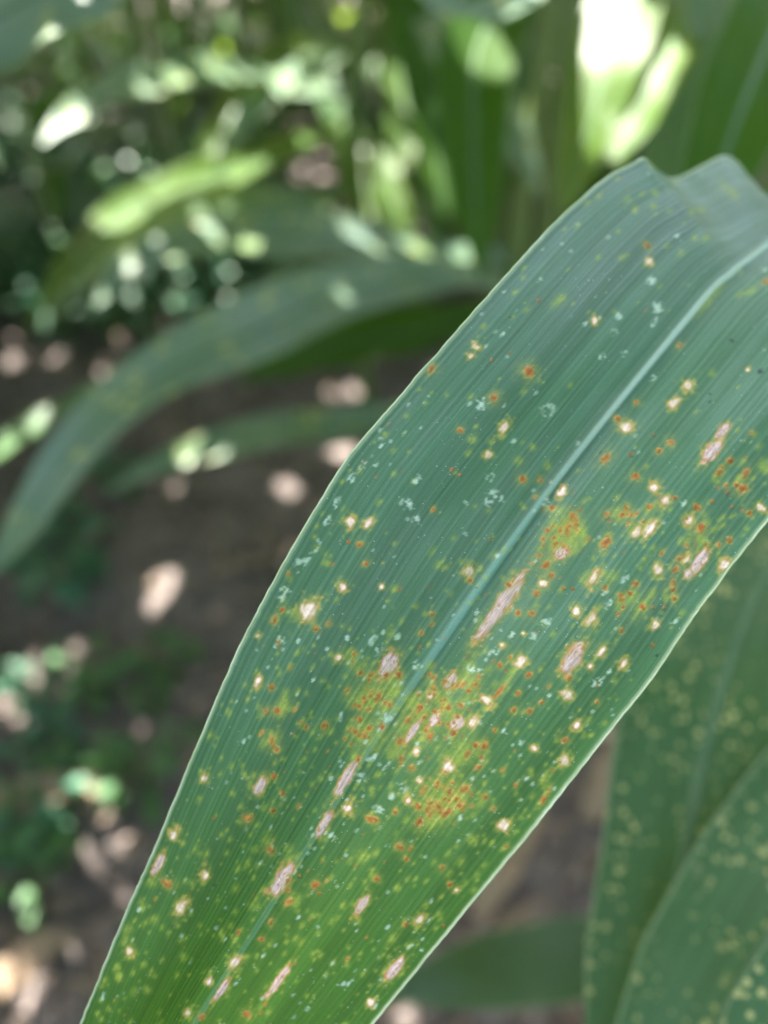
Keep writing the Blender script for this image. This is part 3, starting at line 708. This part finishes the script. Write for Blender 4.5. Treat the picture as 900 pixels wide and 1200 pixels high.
# pale blue leaf in the top left corner
pC = at(-420, 200, .62)
t = plant_at(pC, "maize plant showing one smooth blue-green leaf in the top left corner", 1.5, .012, seed=3)
photo_leaf(t, [(-160, 104, .50, 80), (-60, 50, .44, 104), (30, 2, .42, 100), (120, -52, .41, 84), (230, -150, .41, 1)], M_LEAF_BLUE, wave=.05,
           face=unit(np.array([0.15, -.55, .8])))
photo_leaf(t, [(-150, 600, .74, 20), (-40, 556, .72, 22), (40, 500, .73, 20), (115, 458, .75, 15), (170, 425, .78, 1)], M_LEAF, face=np.array([-.2, -.2, 1.0]))
# plant below on the right with pale spotted leaves
pD = at(1330, 700, .50)
t = plant_at(pD, "maize plant with broad hanging leaves dotted with small pale spots", 1.3, .012, seed=4)
photo_leaf(t, [(980, 560, .36, 60), (905, 660, .34, 88), (860, 760, .325, 98), (825, 880, .31, 100), (800, 1010, .30, 92), (775, 1140, .29, 88), (745, 1290, .285, 60), (720, 1420, .285, 1)],
           M_LEAF_SPOT, base=None, fold=.10, wave=.05, wn=2.0, nv=60, nu=15, label="long spotted leaf hanging straight down")
photo_leaf(t, [(1120, 820, .31, 60), (1010, 930, .285, 100), (930, 1050, .27, 112), (855, 1180, .262, 112), (780, 1310, .26, 80), (720, 1420, .26, 1)],
           M_LEAF_SPOT2, fold=-.10, wave=.05, wn=2.0, nv=60, nu=15, face=unit(np.array([-.25, -.45, .85])), label="spotted leaf overlapping in the corner")
photo_leaf(t, [(1030, 1060, .235, 40), (960, 1130, .23, 52), (905, 1210, .228, 52), (850, 1290, .228, 30), (810, 1360, .23, 1)],
           M_LEAF_SPOT, fold=.15, wave=.06, wn=2.0, nv=50, nu=11)
# low dark leaf at the bottom
pE = at(900, 1130, .80)
t = plant_at((pE[0] + .1, pE[1]), "low maize plant whose dark green leaf lies across the gap at the bottom", .5, .010, seed=5)
photo_leaf(t, [(760, 1105, .66, 40), (660, 1122, .62, 44), (570, 1135, .60, 42), (520, 1148, .59, 30), (475, 1160, .59, 14), (440, 1175, .6, 1)],
           M_LEAF_DULL, rib=False, wave=.1, wn=2.2, face=unit(np.array([0, -.6, .8])))
# plants behind the top of the sharp leaf
pF = at(700, -160, .85)
t = plant_at(pF, "maize plant with a glaring white sunlit leaf above the sharp leaf", 1.7, .013, seed=6)
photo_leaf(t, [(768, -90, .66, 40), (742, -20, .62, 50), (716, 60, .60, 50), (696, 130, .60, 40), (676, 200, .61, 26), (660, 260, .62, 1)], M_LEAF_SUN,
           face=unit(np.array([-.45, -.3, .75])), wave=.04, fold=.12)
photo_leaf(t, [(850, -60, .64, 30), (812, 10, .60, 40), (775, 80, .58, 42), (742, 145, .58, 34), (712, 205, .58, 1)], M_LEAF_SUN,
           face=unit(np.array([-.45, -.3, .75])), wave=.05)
photo_leaf(t, [(640, -110, .78, 30), (600, -20, .72, 44), (560, 60, .70, 46), (555, 150, .70, 40), (558, 240, .71, 28), (565, 330, .72, 1)], M_LEAF_DEEP, wave=.08)
photo_leaf(t, [(650, -60, .62, 20), (600, 5, .58, 30), (545, 20, .56, 28), (490, -15, .56, 20), (450, -60, .56, 1)], M_LEAF_BLUE, face=np.array([0, -.2, 1.0]))
photo_leaf(t, [(500, 20, .98, 16), (540, 75, .94, 26), (580, 125, .92, 26), (612, 175, .92, 18), (635, 230, .93, 1)], M_LEAF_BLUE, wave=.08, face=np.array([-.3, -.5, .7]))
photo_leaf(t, [(470, -60, 1.15, 12), (480, 20, 1.12, 24), (500, 110, 1.10, 26), (515, 200, 1.10, 20), (525, 280, 1.1, 1)], M_LEAF_DEEP, wave=.08)
pG = at(1010, -120, .62)
t = plant_at(pG, "maize plant with dark green leaves behind the folded end of the sharp leaf", 1.6, .012, seed=7)
photo_leaf(t, [(960, -60, .46, 40), (915, 20, .42, 56), (880, 100, .41, 58), (850, 180, .41, 46), (825, 260, .42, 30), (805, 330, .43, 1)], M_LEAF_DEEP, wave=.06, label="dark green leaf with yellow spots")
photo_leaf(t, [(900, -110, .52, 30), (855, -40, .48, 40), (845, 20, .47, 38), (850, 70, .47, 26), (858, 120, .48, 1)], M_LEAF, wave=.05)
photo_leaf(t, [(850, -40, .72, 30), (815, 50, .70, 40), (800, 140, .70, 42), (785, 230, .71, 34), (770, 330, .72, 1)], M_LEAF, wave=.06)

# plants standing behind in rows: three kinds, copied with all their leaves
def make_row_plant(seed, label, group):
    r = random.Random(seed)
    t = tag(empty("maize_plant", (0, 0, 0)), label, "maize plant", group)
    top = r.uniform(1.25, 1.6)
    v, f = stalk_mesh(0, 0, -.02, top, .013, .007, seed=seed)
    mesh("stalk", v, f, M_STALK, t)
    az = r.uniform(0, 6.28); geo = [(v, f)]
    for k in range(8):
        z = 0.22 + (top - .3) * k / 7.5
        a = az + (k % 2) * math.pi + r.uniform(-.4, .4)
        Lh = r.uniform(.40, .62); rise = r.uniform(.10, .26); drop = r.uniform(.28, .60)
        d = np.array([math.cos(a), math.sin(a), 0])
        P = [np.array([0, 0, z]) + d * (Lh * q) + np.array([0, 0, rise * math.sin(min(q * 2.2, 1.57)) - drop * max(q - .3, 0) ** 1.5 * 1.7]) for q in (0.02, .12, .28, .46, .65, .84, 1.0)]
        w = r.uniform(.030, .042)
        V, F, U, RV, RF = leaf_geo(P, [w * .5, w * .8, w, w, w * .8, w * .45, .0005], np.array([0, 0, 1.0]) + d * .3, nv=26, nu=7, fold=.25, wave=.14, wn=3, ph=r.uniform(0, 6), twist=r.uniform(-.6, .6))
        mesh("leaf", V, F, r.choice([M_LEAF, M_LEAF, M_LEAF_BLUE, M_LEAF_DEEP]), t, uv=U)
        names[[c for c in t.children if c.name.startswith('leaf')][-1].data.name] = k
        geo.append((V, F))
    return t, geo
def place(proto, geo, x, y, rz, sc, first, label=None, keep=None):
    worlds = []
    o = proto
    if not first:
        o = proto.copy(); col.objects.link(o)
        for ch in list(proto.children):
            c = ch.copy(); col.objects.link(c); c.parent = o
    o.location = (x, y, 0); o.rotation_euler = (0, 0, rz); o.scale = (sc, sc, sc)
    if label: o['label'] = label
    ca, sa = math.cos(rz) * sc, math.sin(rz) * sc
    for V, F in geo:
        W = np.stack([V[:, 0] * ca - V[:, 1] * sa + x, V[:, 0] * sa + V[:, 1] * ca + y, V[:, 2] * sc], 1)
        remember(W, F)
        if keep is not None: worlds.append(W)
    if keep is not None:
        lv = sorted([c for c in o.children if c.name.startswith('leaf')], key=lambda c: names[c.data.name])
        for c, W in zip(lv, worlds[1:]): keep.append((c, W))
    return o
names, row_leaves = {}, []
rowlab = "blurred maize plant standing in the rows at the back, among its neighbours"
protos = [make_row_plant(s, rowlab, "maize plants in the rows behind") for s in (21, 22, 23)]
row_spots = [(-.05, 1.95), (.28, 1.75), (.62, 1.9), (.95, 1.6), (.12, 2.45), (.5, 2.5), (-.35, 2.5), (.85, 2.35), (1.25, 2.2),
             (-.75, 2.55), (-.15, 3.1), (.35, 3.1), (.8, 3.1), (-.65, 3.2), (-1.15, 3.1), (1.25, 3.0), (-1.5, 2.6), (-.3, 3.8), (.3, 3.8), (-.9, 3.9), (.9, 3.8), (-1.5, 3.9), (1.5, 3.8),
             (-.9, 2.1), (-.45, 1.98), (-1.3, 2.2), (1.5, 2.4), (.1, 2.75), (-.05, 3.45), (.6, 3.4), (.65, 2.2), (-.25, 2.2), (.05, 2.15), (.35, 2.1), (.2, 1.75), (.5, 1.6), (.75, 1.75), (-.5, 2.75), (-2.0, 3.5), (-1.2, 3.5), (-1.7, 3.3), (-2.3, 3.9), (-2.6, 4.3), (-2.1, 4.3), (-1.6, 4.35), (-1.2, 4.3), (-.8, 4.3), (-.5, 4.35), (-.1, 4.3), (.2, 4.3), (.6, 4.3), (-2.6, 4.9), (-3.0, 4.7), (-3.2, 5.3), (-2.7, 5.6), (-1.0, 5.2), (-.3, 5.2), (-1.1, 4.7), (-.4, 4.7), (.3, 4.7), (1.0, 4.7), (1.7, 4.7), (-1.8, 4.7), (-1.4, 5.6), (-.6, 5.6), (.2, 5.6), (1.0, 5.6), (1.8, 5.6), (-2.2, 5.6), (2.5, 5.6)]
used = set()
for k, (x, y) in enumerate(row_spots):
    pr, geo = protos[k % 3]
    place(pr, geo, x + random.uniform(-.06, .06), y + random.uniform(-.06, .06), random.uniform(0, 6.28), random.uniform(.85, 1.05), k % 3 not in used, keep=row_leaves)
    used.add(k % 3)

# ------------------------------------------------------------------ weeds and litter on the soil
def make_weed(seed, mat, hgt, nl, size, label):
    r = random.Random(seed)
    V, F, U, n = [], [], [], 0; SV, SF, sn = [], [], 0
    for k in range(nl):
        a = r.uniform(0, 6.28); rad = r.uniform(.01, .09) * (hgt / .16) ** .5; z = r.uniform(.25, 1) * hgt
        p0 = np.array([math.cos(a) * rad, math.sin(a) * rad, z]); d = unit(np.array([math.cos(a + r.uniform(-.8, .8)), math.sin(a + r.uniform(-.8, .8)), r.uniform(-.3, .5)]))
        L = size * r.uniform(.7, 1.4)
        v, f, u, _, _ = leaf_geo([p0, p0 + d * L * .3, p0 + d * L * .65, p0 + d * L + np.array([0, 0, -.2 * L])], [.002, L * .26, L * .24, .001], np.array([r.uniform(-.4, .4), r.uniform(-.4, .4), 1]), nv=6, nu=3, wave=0)
        V.append(v); F.append(f + n); U.append(u); n += len(v)
        if k % 3 == 0:
            v, f = tube([np.array([0, 0, -.01]), p0 * .5 * np.array([1, 1, 1.1]), p0], [.002, .0016, .001], 5)
            SV.append(v); SF.append(f + sn); sn += len(v)
    t = tag(empty("weed"), label, "weed", "low weeds on the soil between the rows")
    mesh("foliage", np.concatenate(V), np.concatenate(F), mat, t, uv=np.concatenate(U))
    mesh("stem", np.concatenate(SV), np.concatenate(SF), M_STALK, t)
    return t, [(np.concatenate(V), np.concatenate(F))]
WL = "small blurred green weed growing on the shaded soil"
weeds = [make_weed(1, M_WEED, .14, 34, .045, WL), make_weed(2, M_WEED_TEAL, .18, 44, .04, WL), make_weed(3, M_WEED, .08, 22, .035, WL), make_weed(4, M_WEED_TEAL, .10, 26, .05, WL)]
wspots = [(70, 690, 3, .9), (95, 640, 3, .7), (115, 805, 2, .9), (180, 920, 2, 1.0), (40, 1060, 2, .9), (15, 1000, 2, .8), (70, 600, 0, .6), (130, 560, 3, .6)]
for k in range(70):
    x = random.uniform(-160, 420); y = random.uniform(-30, 130)
    wspots.append((x, y, random.choice([0, 1, 0]), random.uniform(1.3, 2.4)))
for k in range(8):
    wspots.append((random.uniform(-30, 210), random.uniform(560, 1180), random.choice([0, 2, 3, 2]), random.uniform(.45, .8)))
for k in range(60):
    wspots.append((random.uniform(-60, 300), random.uniform(170, 400), random.choice([0, 1, 3]), random.uniform(.8, 1.4)))
for k in range(74):
    x = random.uniform(-130, 330); y = random.uniform(40, 430)
    if y > 430 - max(x, 0) * .45: y = random.uniform(40, 250)
    wspots.append((x, y, random.choice([0, 1, 1, 3, 0]), random.uniform(.7, 1.35)))
usedw = set()
for k, (x, y, m, sc) in enumerate(wspots):
    p = on_ground(x, y)
    if p[1] > 6.0: continue
    pr, geo = weeds[m]
    place(pr, geo, p[0], p[1], random.uniform(0, 6.28), sc, m not in usedw); usedw.add(m)
# dry leaves and stalks lying about
def dry_leaf(x0, y0, x1, y1, w, label, lift=.02, bend=.03):
    a, b = on_ground(x0, y0, lift), on_ground(x1, y1, lift)
    P = [a + (b - a) * q + np.array([0, 0, bend * math.sin(q * 3.1) + .008 * math.sin(q * 11)]) for q in (0, .2, .4, .6, .8, 1)]
    V, F, U, RV, RF = leaf_geo(P, [w * .5, w, w, w * .9, w * .6, .001], np.array([.2, -.2, 1]), nv=24, nu=7, wave=.35, wn=3)
    c = V.mean(0); c = np.array([c[0], c[1], 0.0])
    o = mesh("dry_leaf", V, F, M_DRY, uv=U, origin=c); remember(V, F)
    tag(o, label, "dry leaf")
    mesh("midrib", RV, RF, M_DRY, o, origin=c)
dry_leaf(-60, 965, 150, 925, .022, "pale dry leaf lying on the soil near the lower left edge")
dry_leaf(560, 1075, 640, 930, .02, "brown dead leaf below the edge of the sharp leaf")
dry_leaf(690, 960, 740, 850, .022, "reddish brown dead leaf between the sharp leaf and the spotted leaf")
dry_leaf(-20, 1180, 95, 1095, .018, "dry leaf strip in the sun at the bottom left corner")
a, b = on_ground(250, 675, .02), on_ground(400, 628, .02)
v, f = tube([a + (b - a) * q + np.array([0, 0, .006 * math.sin(q * 9)]) for q in np.linspace(0, 1, 12)], np.linspace(.010, .006, 12), 8)
tag(mesh("stalk_piece", v, f, M_TWIG, origin=a), "brown stalk piece lying on the soil beside the sharp leaf", "stalk"); remember(v, f)
cv_, cf_, cn_ = [], [], 0
for k in range(260):
    p = on_ground(random.uniform(-80, 760), random.uniform(380, 1260)); a = random.uniform(0, 3.14); L = random.uniform(.02, .09)
    z = float(ground_z(p[0], p[1])) + random.uniform(.008, .02); d = np.array([math.cos(a), math.sin(a), random.uniform(-.1, .1)]) * L / 2
    q = np.array([p[0], p[1], z])
    v, f = tube([q - d, q + np.array([0, 0, .003]), q + d], random.uniform(.0012, .0035), 5)
    cv_.append(v); cf_.append(f + cn_); cn_ += len(v)
tag(mesh("straw_litter", np.concatenate(cv_), np.concatenate(cf_), M_DRY), "bits of pale straw strewn over the dark soil", "straw", kind='stuff')
cv_, cf_, cn_ = [], [], 0
for k in range(420):
    p = on_ground(random.uniform(-80, 760), random.uniform(430, 1260))
    r0 = random.uniform(.006, .022)
    th, ph = np.meshgrid(np.linspace(0, math.pi, 6), np.linspace(0, 2 * math.pi, 9), indexing='ij')
    rr = r0 * (1 + .5 * (vnoise(th * 1.7 + k, ph * 1.1, k) - .5))
    v = np.stack([rr * np.sin(th) * np.cos(ph), rr * np.sin(th) * np.sin(ph), rr * .7 * np.cos(th)], -1).reshape(-1, 3) + np.array([p[0], p[1], float(ground_z(p[0], p[1])) + r0 * .3])
    cv_.append(v); cf_.append(grid_faces(6, 9) + cn_); cn_ += len(v)
tag(mesh("soil_clods", np.concatenate(cv_), np.concatenate(cf_), M_CLOD), "loose crumbs and clods of dark soil", "soil", kind='stuff')

# ------------------------------------------------------------------ unseen leaf canopy overhead, its gaps shaped for chosen sun flecks
bvh = BVHTree.FromPolygons(np.concatenate(occl_v).tolist(), np.concatenate(occl_f).tolist())
e1 = unit(np.cross(SUN, [0, 0, 1.0])); e2 = np.cross(SUN, e1)
# sun flecks: photo positions of the two ends, half-width in photo pixels
FLECKS = [(180, 705, 198, 672, 13), (62, 770, 88, 757, 9), (8, 805, 4, 830, 14), (100, 934, 124, 926, 13), (30, 1165, 72, 1118, 11), (2, 1130, 2, 1150, 10),
          (333, 570, 340, 572, 15), (398, 530, 410, 530, 14), (390, 460, 418, 462, 13), (545, 380, 548, 384, 8), (215, 530, 252, 520, 12), (192, 380, 194, 384, 11), (118, 350, 120, 352, 9), (95, 368, 97, 370, 8),
          (20, 418, 26, 420, 8), (212, 577, 214, 578, 6), (230, 820, 232, 822, 6), (98, 998, 99, 1000, 6), (20, 780, 40, 778, 7), (0, 530, 14, 520, 8), (40, 500, 112, 460, 11), (265, 25, 266, 27, 8),
          (140, 262, 160, 240, 16), (175, 222, 230, 205, 14), (240, 200, 300, 196, 13), (245, 180, 272, 145, 14), (330, 100, 355, 108, 14), (375, 110, 395, 114, 10), (360, 165, 362, 195, 10), (380, 205, 381, 207, 8),
          (412, 190, 424, 252, 17), (468, 100, 470, 182, 18), (440, 75, 446, 95, 10), (453, 205, 466, 255, 22), (425, 278, 427, 280, 8), (508, 190, 508, 200, 10), (488, 290, 489, 292, 9),
          (540, 30, 548, 36, 10), (575, 50, 590, 75, 11), (612, 10, 625, 45, 16), (718, -30, 708, 70, 40), (703, 80, 692, 130, 26), (765, 80, 740, 150, 30), (758, 45, 762, 50, 8), (822, 108, 826, 110, 9), (612, 215, 614, 218, 9),
          (628, 170, 630, 174, 9), (85, 55, 88, 56, 7), (210, 92, 214, 98, 9), (116, 170, 118, 172, 8), (70, 155, 72, 160, 9), (170, 195, 172, 200, 8), (30, 165, 32, 168, 8), (355, 55, 358, 62, 9), 
          (405, 20, 407, 22, 8), (10, 225, 12, 230, 8), (240, 265, 242, 266, 6), (470, 1180, 475, 1195, 9), (60, 260, 62, 262, 6), (140, 390, 142, 392, 7), (160, 370, 162, 375, 7), (500, 240, 503, 250, 8), (540, 300, 541, 303, 7)]
fr = random.Random(5)
for k in range(58):
    x, y = fr.uniform(-10, 430), fr.uniform(0, 430)
    if y > 300 + (430 - x) * .3 and x > 150 or y < 75 and x > 270: continue
    FLECKS.append((x, y, x + 1, y + 3, fr.uniform(4.0, 6.5)))
for k in range(22):
    x, y = fr.uniform(420, 680), fr.uniform(0, 330)
    if y > 700 - x or y < 75: continue
    FLECKS.append((x, y, x + fr.uniform(-4, 4), y + fr.uniform(2, 22), fr.uniform(5, 9)))
main_q = np.concatenate([flat(POS[::3, ::3])] + near_v); main_q = np.stack([main_q @ e1, main_q @ e2], 1)
caps, hits3 = [], []
for x0, y0, x1, y1, w in FLECKS:
    ends = []
    for (x, y) in ((x0, y0), (x1, y1)):
        d = Vector(unit(ray(x, y)))
        loc, nrm, idx, dist = bvh.ray_cast(Vector(CAM), d)
        if loc is None: continue
        ends.append((np.array(loc), dist))
    if not ends: continue
    if len(ends) == 2 and abs(ends[0][1] - ends[1][1]) > .15: ends = ends[:1]
    q = [np.array([p @ e1, p @ e2]) for p, _ in ends]
    rr_ = w * .7 * ends[0][1] / FPX + .012
    if any((np.abs(main_q - (q[0] * (1 - f) + q[-1] * f)).max(1) < rr_).any() for f in (0, .25, .5, .75, 1)): continue   # the beam would cross the sharp leaf
    caps.append((q[0], q[-1], w * (.40 if ends[0][0][2] < .06 else .62) * ends[0][1] / FPX, float(ends[0][0] @ SUN)))
    for p, dist in ends:
        h = bvh.ray_cast(Vector(p + SUN * .004), Vector(SUN))
        hits3.append((x0, y0, None if h[0] is None else round(float(h[3]), 2)))
print("flecks", len(caps), "blocked:", [h for h in hits3 if h[2] is not None])
# cells of the sun's view that must lie in shade
RES = 0.008
need = []
for x in range(-90, 1000, 9):
    for y in range(-60, 1290, 9):
        d = ray(x, y)
        for dep in (.14, .2, .3, .45, .65, .9):
            need.append(CAM + d * dep)
        tg_ = -CAM[2] / d[2] if d[2] < -1e-3 else 99
        if tg_ < 8.5: need.append(CAM + d * tg_)
need = np.array(need + [p for p in np.concatenate([flat(POS[::8, ::6])] + near_v)])
need = need[need[:, 2] > -.05]
q2 = np.stack([need @ e1, need @ e2], 1)
lo = q2.min(0) - .1; shp = np.ceil((q2.max(0) + .1 - lo) / RES).astype(int)
want = np.zeros(shp, bool); ij = ((q2 - lo) / RES).astype(int)
for di in (-1, 0, 1):
    for dj in (-1, 0, 1): want[ij[:, 0] + di, ij[:, 1] + dj] = True
ci, cj = np.meshgrid(np.arange(shp[0]), np.arange(shp[1]), indexing='ij')
cell = lo + (np.stack([ci, cj], -1) + .5) * RES
CA = np.array([c[0] for c in caps]); CB = np.array([c[1] for c in caps]); CR = np.array([c[2] for c in caps])
CM = (CA + CB) / 2; CH = np.linalg.norm(CB - CA, axis=1) / 2 + CR
def cap_dist(pts):
    """distance of points from the nearest fleck's clear core, less its radius"""
    c = (pts.min(0) + pts.max(0)) / 2; rad = np.linalg.norm(pts.max(0) - c) + .02
    near = np.flatnonzero(np.linalg.norm(CM - c, axis=1) - CH < rad)
    best = np.full(len(pts), 9.0)
    for k in near:
        ab = CB[k] - CA[k]; L2 = max(ab @ ab, 1e-12)
        h = np.clip(((pts - CA[k]) @ ab) / L2, 0, 1)
        v = pts - CA[k] - h[:, None] * ab
        best = np.minimum(best, np.sqrt((v * v).sum(1)) - CR[k])
    return best
# leaves of the rows behind that stand in the way of a beam are not there
for lo_, V in row_leaves:
    q = np.stack([V @ e1, V @ e2], 1)
    q = np.concatenate([q, (q[1:] + q[:-1]) / 2])
    if cap_dist(q).min() > 0: continue
    tm = float((V @ SUN).mean())
    c = q.mean(0); near = np.flatnonzero(np.linalg.norm(CM - c, axis=1) < CH + .35)
    for k in near:
        ab = CB[k] - CA[k]; L2 = max(ab @ ab, 1e-12)
        h = np.clip(((q - CA[k]) @ ab) / L2, 0, 1)
        if (np.linalg.norm(q - CA[k] - h[:, None] * ab, axis=1) < CR[k]).any() and tm > caps[k][3] + .06:
            bpy.data.objects.remove(lo_); break
def near_cap(c0):
    ab = CB - CA; L2 = np.maximum((ab * ab).sum(1), 1e-12)
    h = np.clip(((c0 - CA) * ab).sum(1) / L2, 0, 1); v = c0 - CA - h[:, None] * ab
    d = np.linalg.norm(v, axis=1) - CR; k = d.argmin()
    return unit(v[k]), d[k]
open_ = np.concatenate([cap_dist(row) for row in cell]).reshape(shp) < 0.002
covered = ~want | open_
CV, CF, CU, cn = [], [], [], 0
n_leaf = 0
for step in range(12000):
    idx = np.flatnonzero(~covered)
    if len(idx) < 25: break
    k = idx[rng.integers(len(idx))]
    c0 = cell.reshape(-1, 2)[k]
    nn, dn = near_cap(c0)
    for attempt in range(40):
        shrink = 1.0 if attempt < 8 else (.7 if attempt < 14 else (.42 if attempt < 24 else .22))
        z = rng.uniform(1.14, 1.5)
        base_p = e1 * c0[0] + e2 * c0[1]; base_p = base_p + SUN * ((z - base_p[2]) / SUN[2])
        a = rng.uniform(0, 6.28); L = rng.uniform(.34, .58) * shrink; off = rng.uniform(.2, .75)
        d = np.array([math.cos(a), math.sin(a), 0]); up = rng.uniform(-.15, .35)
        w = rng.uniform(.024, .036) * shrink
        if attempt >= 6 and dn < .05:          # a leaf lying alongside the gap, its margin at the gap's rim
            aa = rng.uniform(0, 6.28, 40); dd = np.stack([np.cos(aa), np.sin(aa), 0 * aa], 1)
            pr_ = unit(np.stack([dd @ e1, dd @ e2], 1))
            a = aa[np.abs(pr_ @ nn).argmin()]; d = np.array([math.cos(a), math.sin(a), 0]); up = rng.uniform(-.05, .2)
            L *= rng.uniform(.4, 1)
            c1 = c0 + nn * (w - min(dn, .006)) * rng.uniform(.6, 1.0)
            base_p = e1 * c1[0] + e2 * c1[1]; base_p = base_p + SUN * ((z - base_p[2]) / SUN[2])
        P = [base_p + d * L * (q - off) + np.array([0, 0, L * (up * q - .42 * q * q) - L * (up * off - .42 * off * off)]) for q in (0, .2, .4, .6, .8, 1)]
        V, F, U, _, _ = leaf_geo(P, [w * .6, w, w, w * .85, w * .5, .001], SUN * .7 + np.array([0, 0, .5]), nv=14, nu=3, fold=.2, wave=.0)
        if V[:, 2].min() < 1.08: continue
        V3 = V.reshape(14, 3, 3)
        t14 = np.linspace(0, 13, 60); i0 = np.minimum(t14.astype(int), 12); f0 = (t14 - i0)[:, None, None]
        D = V3[i0] * (1 - f0) + V3[i0 + 1] * f0
        D = np.concatenate([D, (D[:, :1] + D[:, 1:2]) / 2, (D[:, 1:2] + D[:, 2:3]) / 2, D[:, :1] * .75 + D[:, 1:2] * .25, D[:, :1] * .25 + D[:, 1:2] * .75, D[:, 2:3] * .75 + D[:, 1:2] * .25, D[:, 2:3] * .25 + D[:, 1:2] * .75], 1).reshape(-1, 3)
        q = np.stack([D @ e1, D @ e2], 1)
        if cap_dist(q).min() < 0: continue
        g = ((q - lo) / RES).astype(int)
        ok = (g >= 0).all(1) & (g < shp).all(1)
        covered[g[ok, 0], g[ok, 1]] = True
        CV.append(V); CF.append(F + cn); CU.append(U); cn += len(V); n_leaf += 1
        break
    else:
        covered.reshape(-1)[k] = True
# nothing may fall through onto the sharp leaf or the spotted leaves beside it: close what is still open there
chk = np.concatenate([flat(POS[int(NV * .1)::9, ::7])] + near_v)
for rnd in range(5):
    cb = BVHTree.FromPolygons(np.concatenate(CV).tolist(), np.concatenate(CF).tolist())
    sv = Vector(SUN)
    bad = [p for p in chk if any(cb.ray_cast(Vector(p + e1 * a_ + e2 * b_) + sv * .02, sv)[0] is None for a_, b_ in ((0, 0), (.007, 0), (-.007, 0), (0, .007), (0, -.007)))]
    print("sunlit points on the near leaves", len(bad))
    done = []
    for p in bad:
        if any(np.linalg.norm((p - q)[:2]) < .012 for q in done): continue
        done.append(p)
        for attempt in range(25):
            z = rng.uniform(1.16, 1.5); base_p = p + SUN * ((z - p[2]) / SUN[2])
            a = rng.uniform(0, 6.28); L = rng.uniform(.12, .3); w = rng.uniform(.014, .022); d = np.array([math.cos(a), math.sin(a), 0])
            P = [base_p + d * L * (q - .45) + np.array([0, 0, -.12 * L * (q - .45)]) for q in (0, .2, .4, .6, .8, 1)]
            V, F, U, _, _ = leaf_geo(P, [w * .6, w, w, w * .85, w * .5, .001], SUN * .7 + np.array([0, 0, .5]), nv=10, nu=3, fold=.2, wave=.0)
            if attempt < 20 and cap_dist(np.stack([V @ e1, V @ e2], 1)).min() < 0: continue
            CV.append(V); CF.append(F + cn); CU.append(U); cn += len(V)
            break
    if not bad: break
# unseen leaf curtains added on either side and behind to block low sky
for step in range(1500):
    k = step % 3
    if k < 2: b0 = np.array([(1 if k else -1) * rng.uniform(.95, 1.7), rng.uniform(-1.1, 2.6), rng.uniform(.08, 1.5)])
    else: b0 = np.array([rng.uniform(-1.7, 1.7), rng.uniform(-1.7, -1.0), rng.uniform(.08, 1.05)])
    a = rng.uniform(0, 6.28); L = rng.uniform(.4, .65); w = rng.uniform(.03, .045)
    d = np.array([math.cos(a), math.sin(a), 0])
    P = [b0 + d * L * (q - .4) + np.array([0, 0, .5 * L * q - 1.0 * L * q * q]) for q in (0, .2, .4, .6, .8, 1)]
    V, F, U, _, _ = leaf_geo(P, [w * .6, w, w, w * .85, w * .5, .001], np.array([0, 0, 1.0]) + d * .3, nv=12, nu=3, fold=.2, wave=.0)
    rel = V - CAM; dz = rel @ FWD
    ppx = 450 + FPX * (rel @ RGT) / np.maximum(dz, .05); ppy = 600 - FPX * (rel @ UPV) / np.maximum(dz, .05)
    if ((dz > 0) & (ppx > -60) & (ppx < 960) & (ppy > -60) & (ppy < 1260)).any(): continue
    if np.linalg.norm(rel, axis=1).min() < .5: continue
    if cap_dist(np.stack([V @ e1, V @ e2], 1)).min() < .02: continue
    CV.append(V); CF.append(F + cn); CU.append(U); cn += len(V)
print("canopy leaves", n_leaf, "open cells left", int((~covered).sum()))
tag(mesh("shade_canopy", np.concatenate(CV), np.concatenate(CF), M_CANOPY, uv=np.concatenate(CU)), "dense overhead canopy of maize leaves letting small sunbeams through", "foliage", kind='stuff')
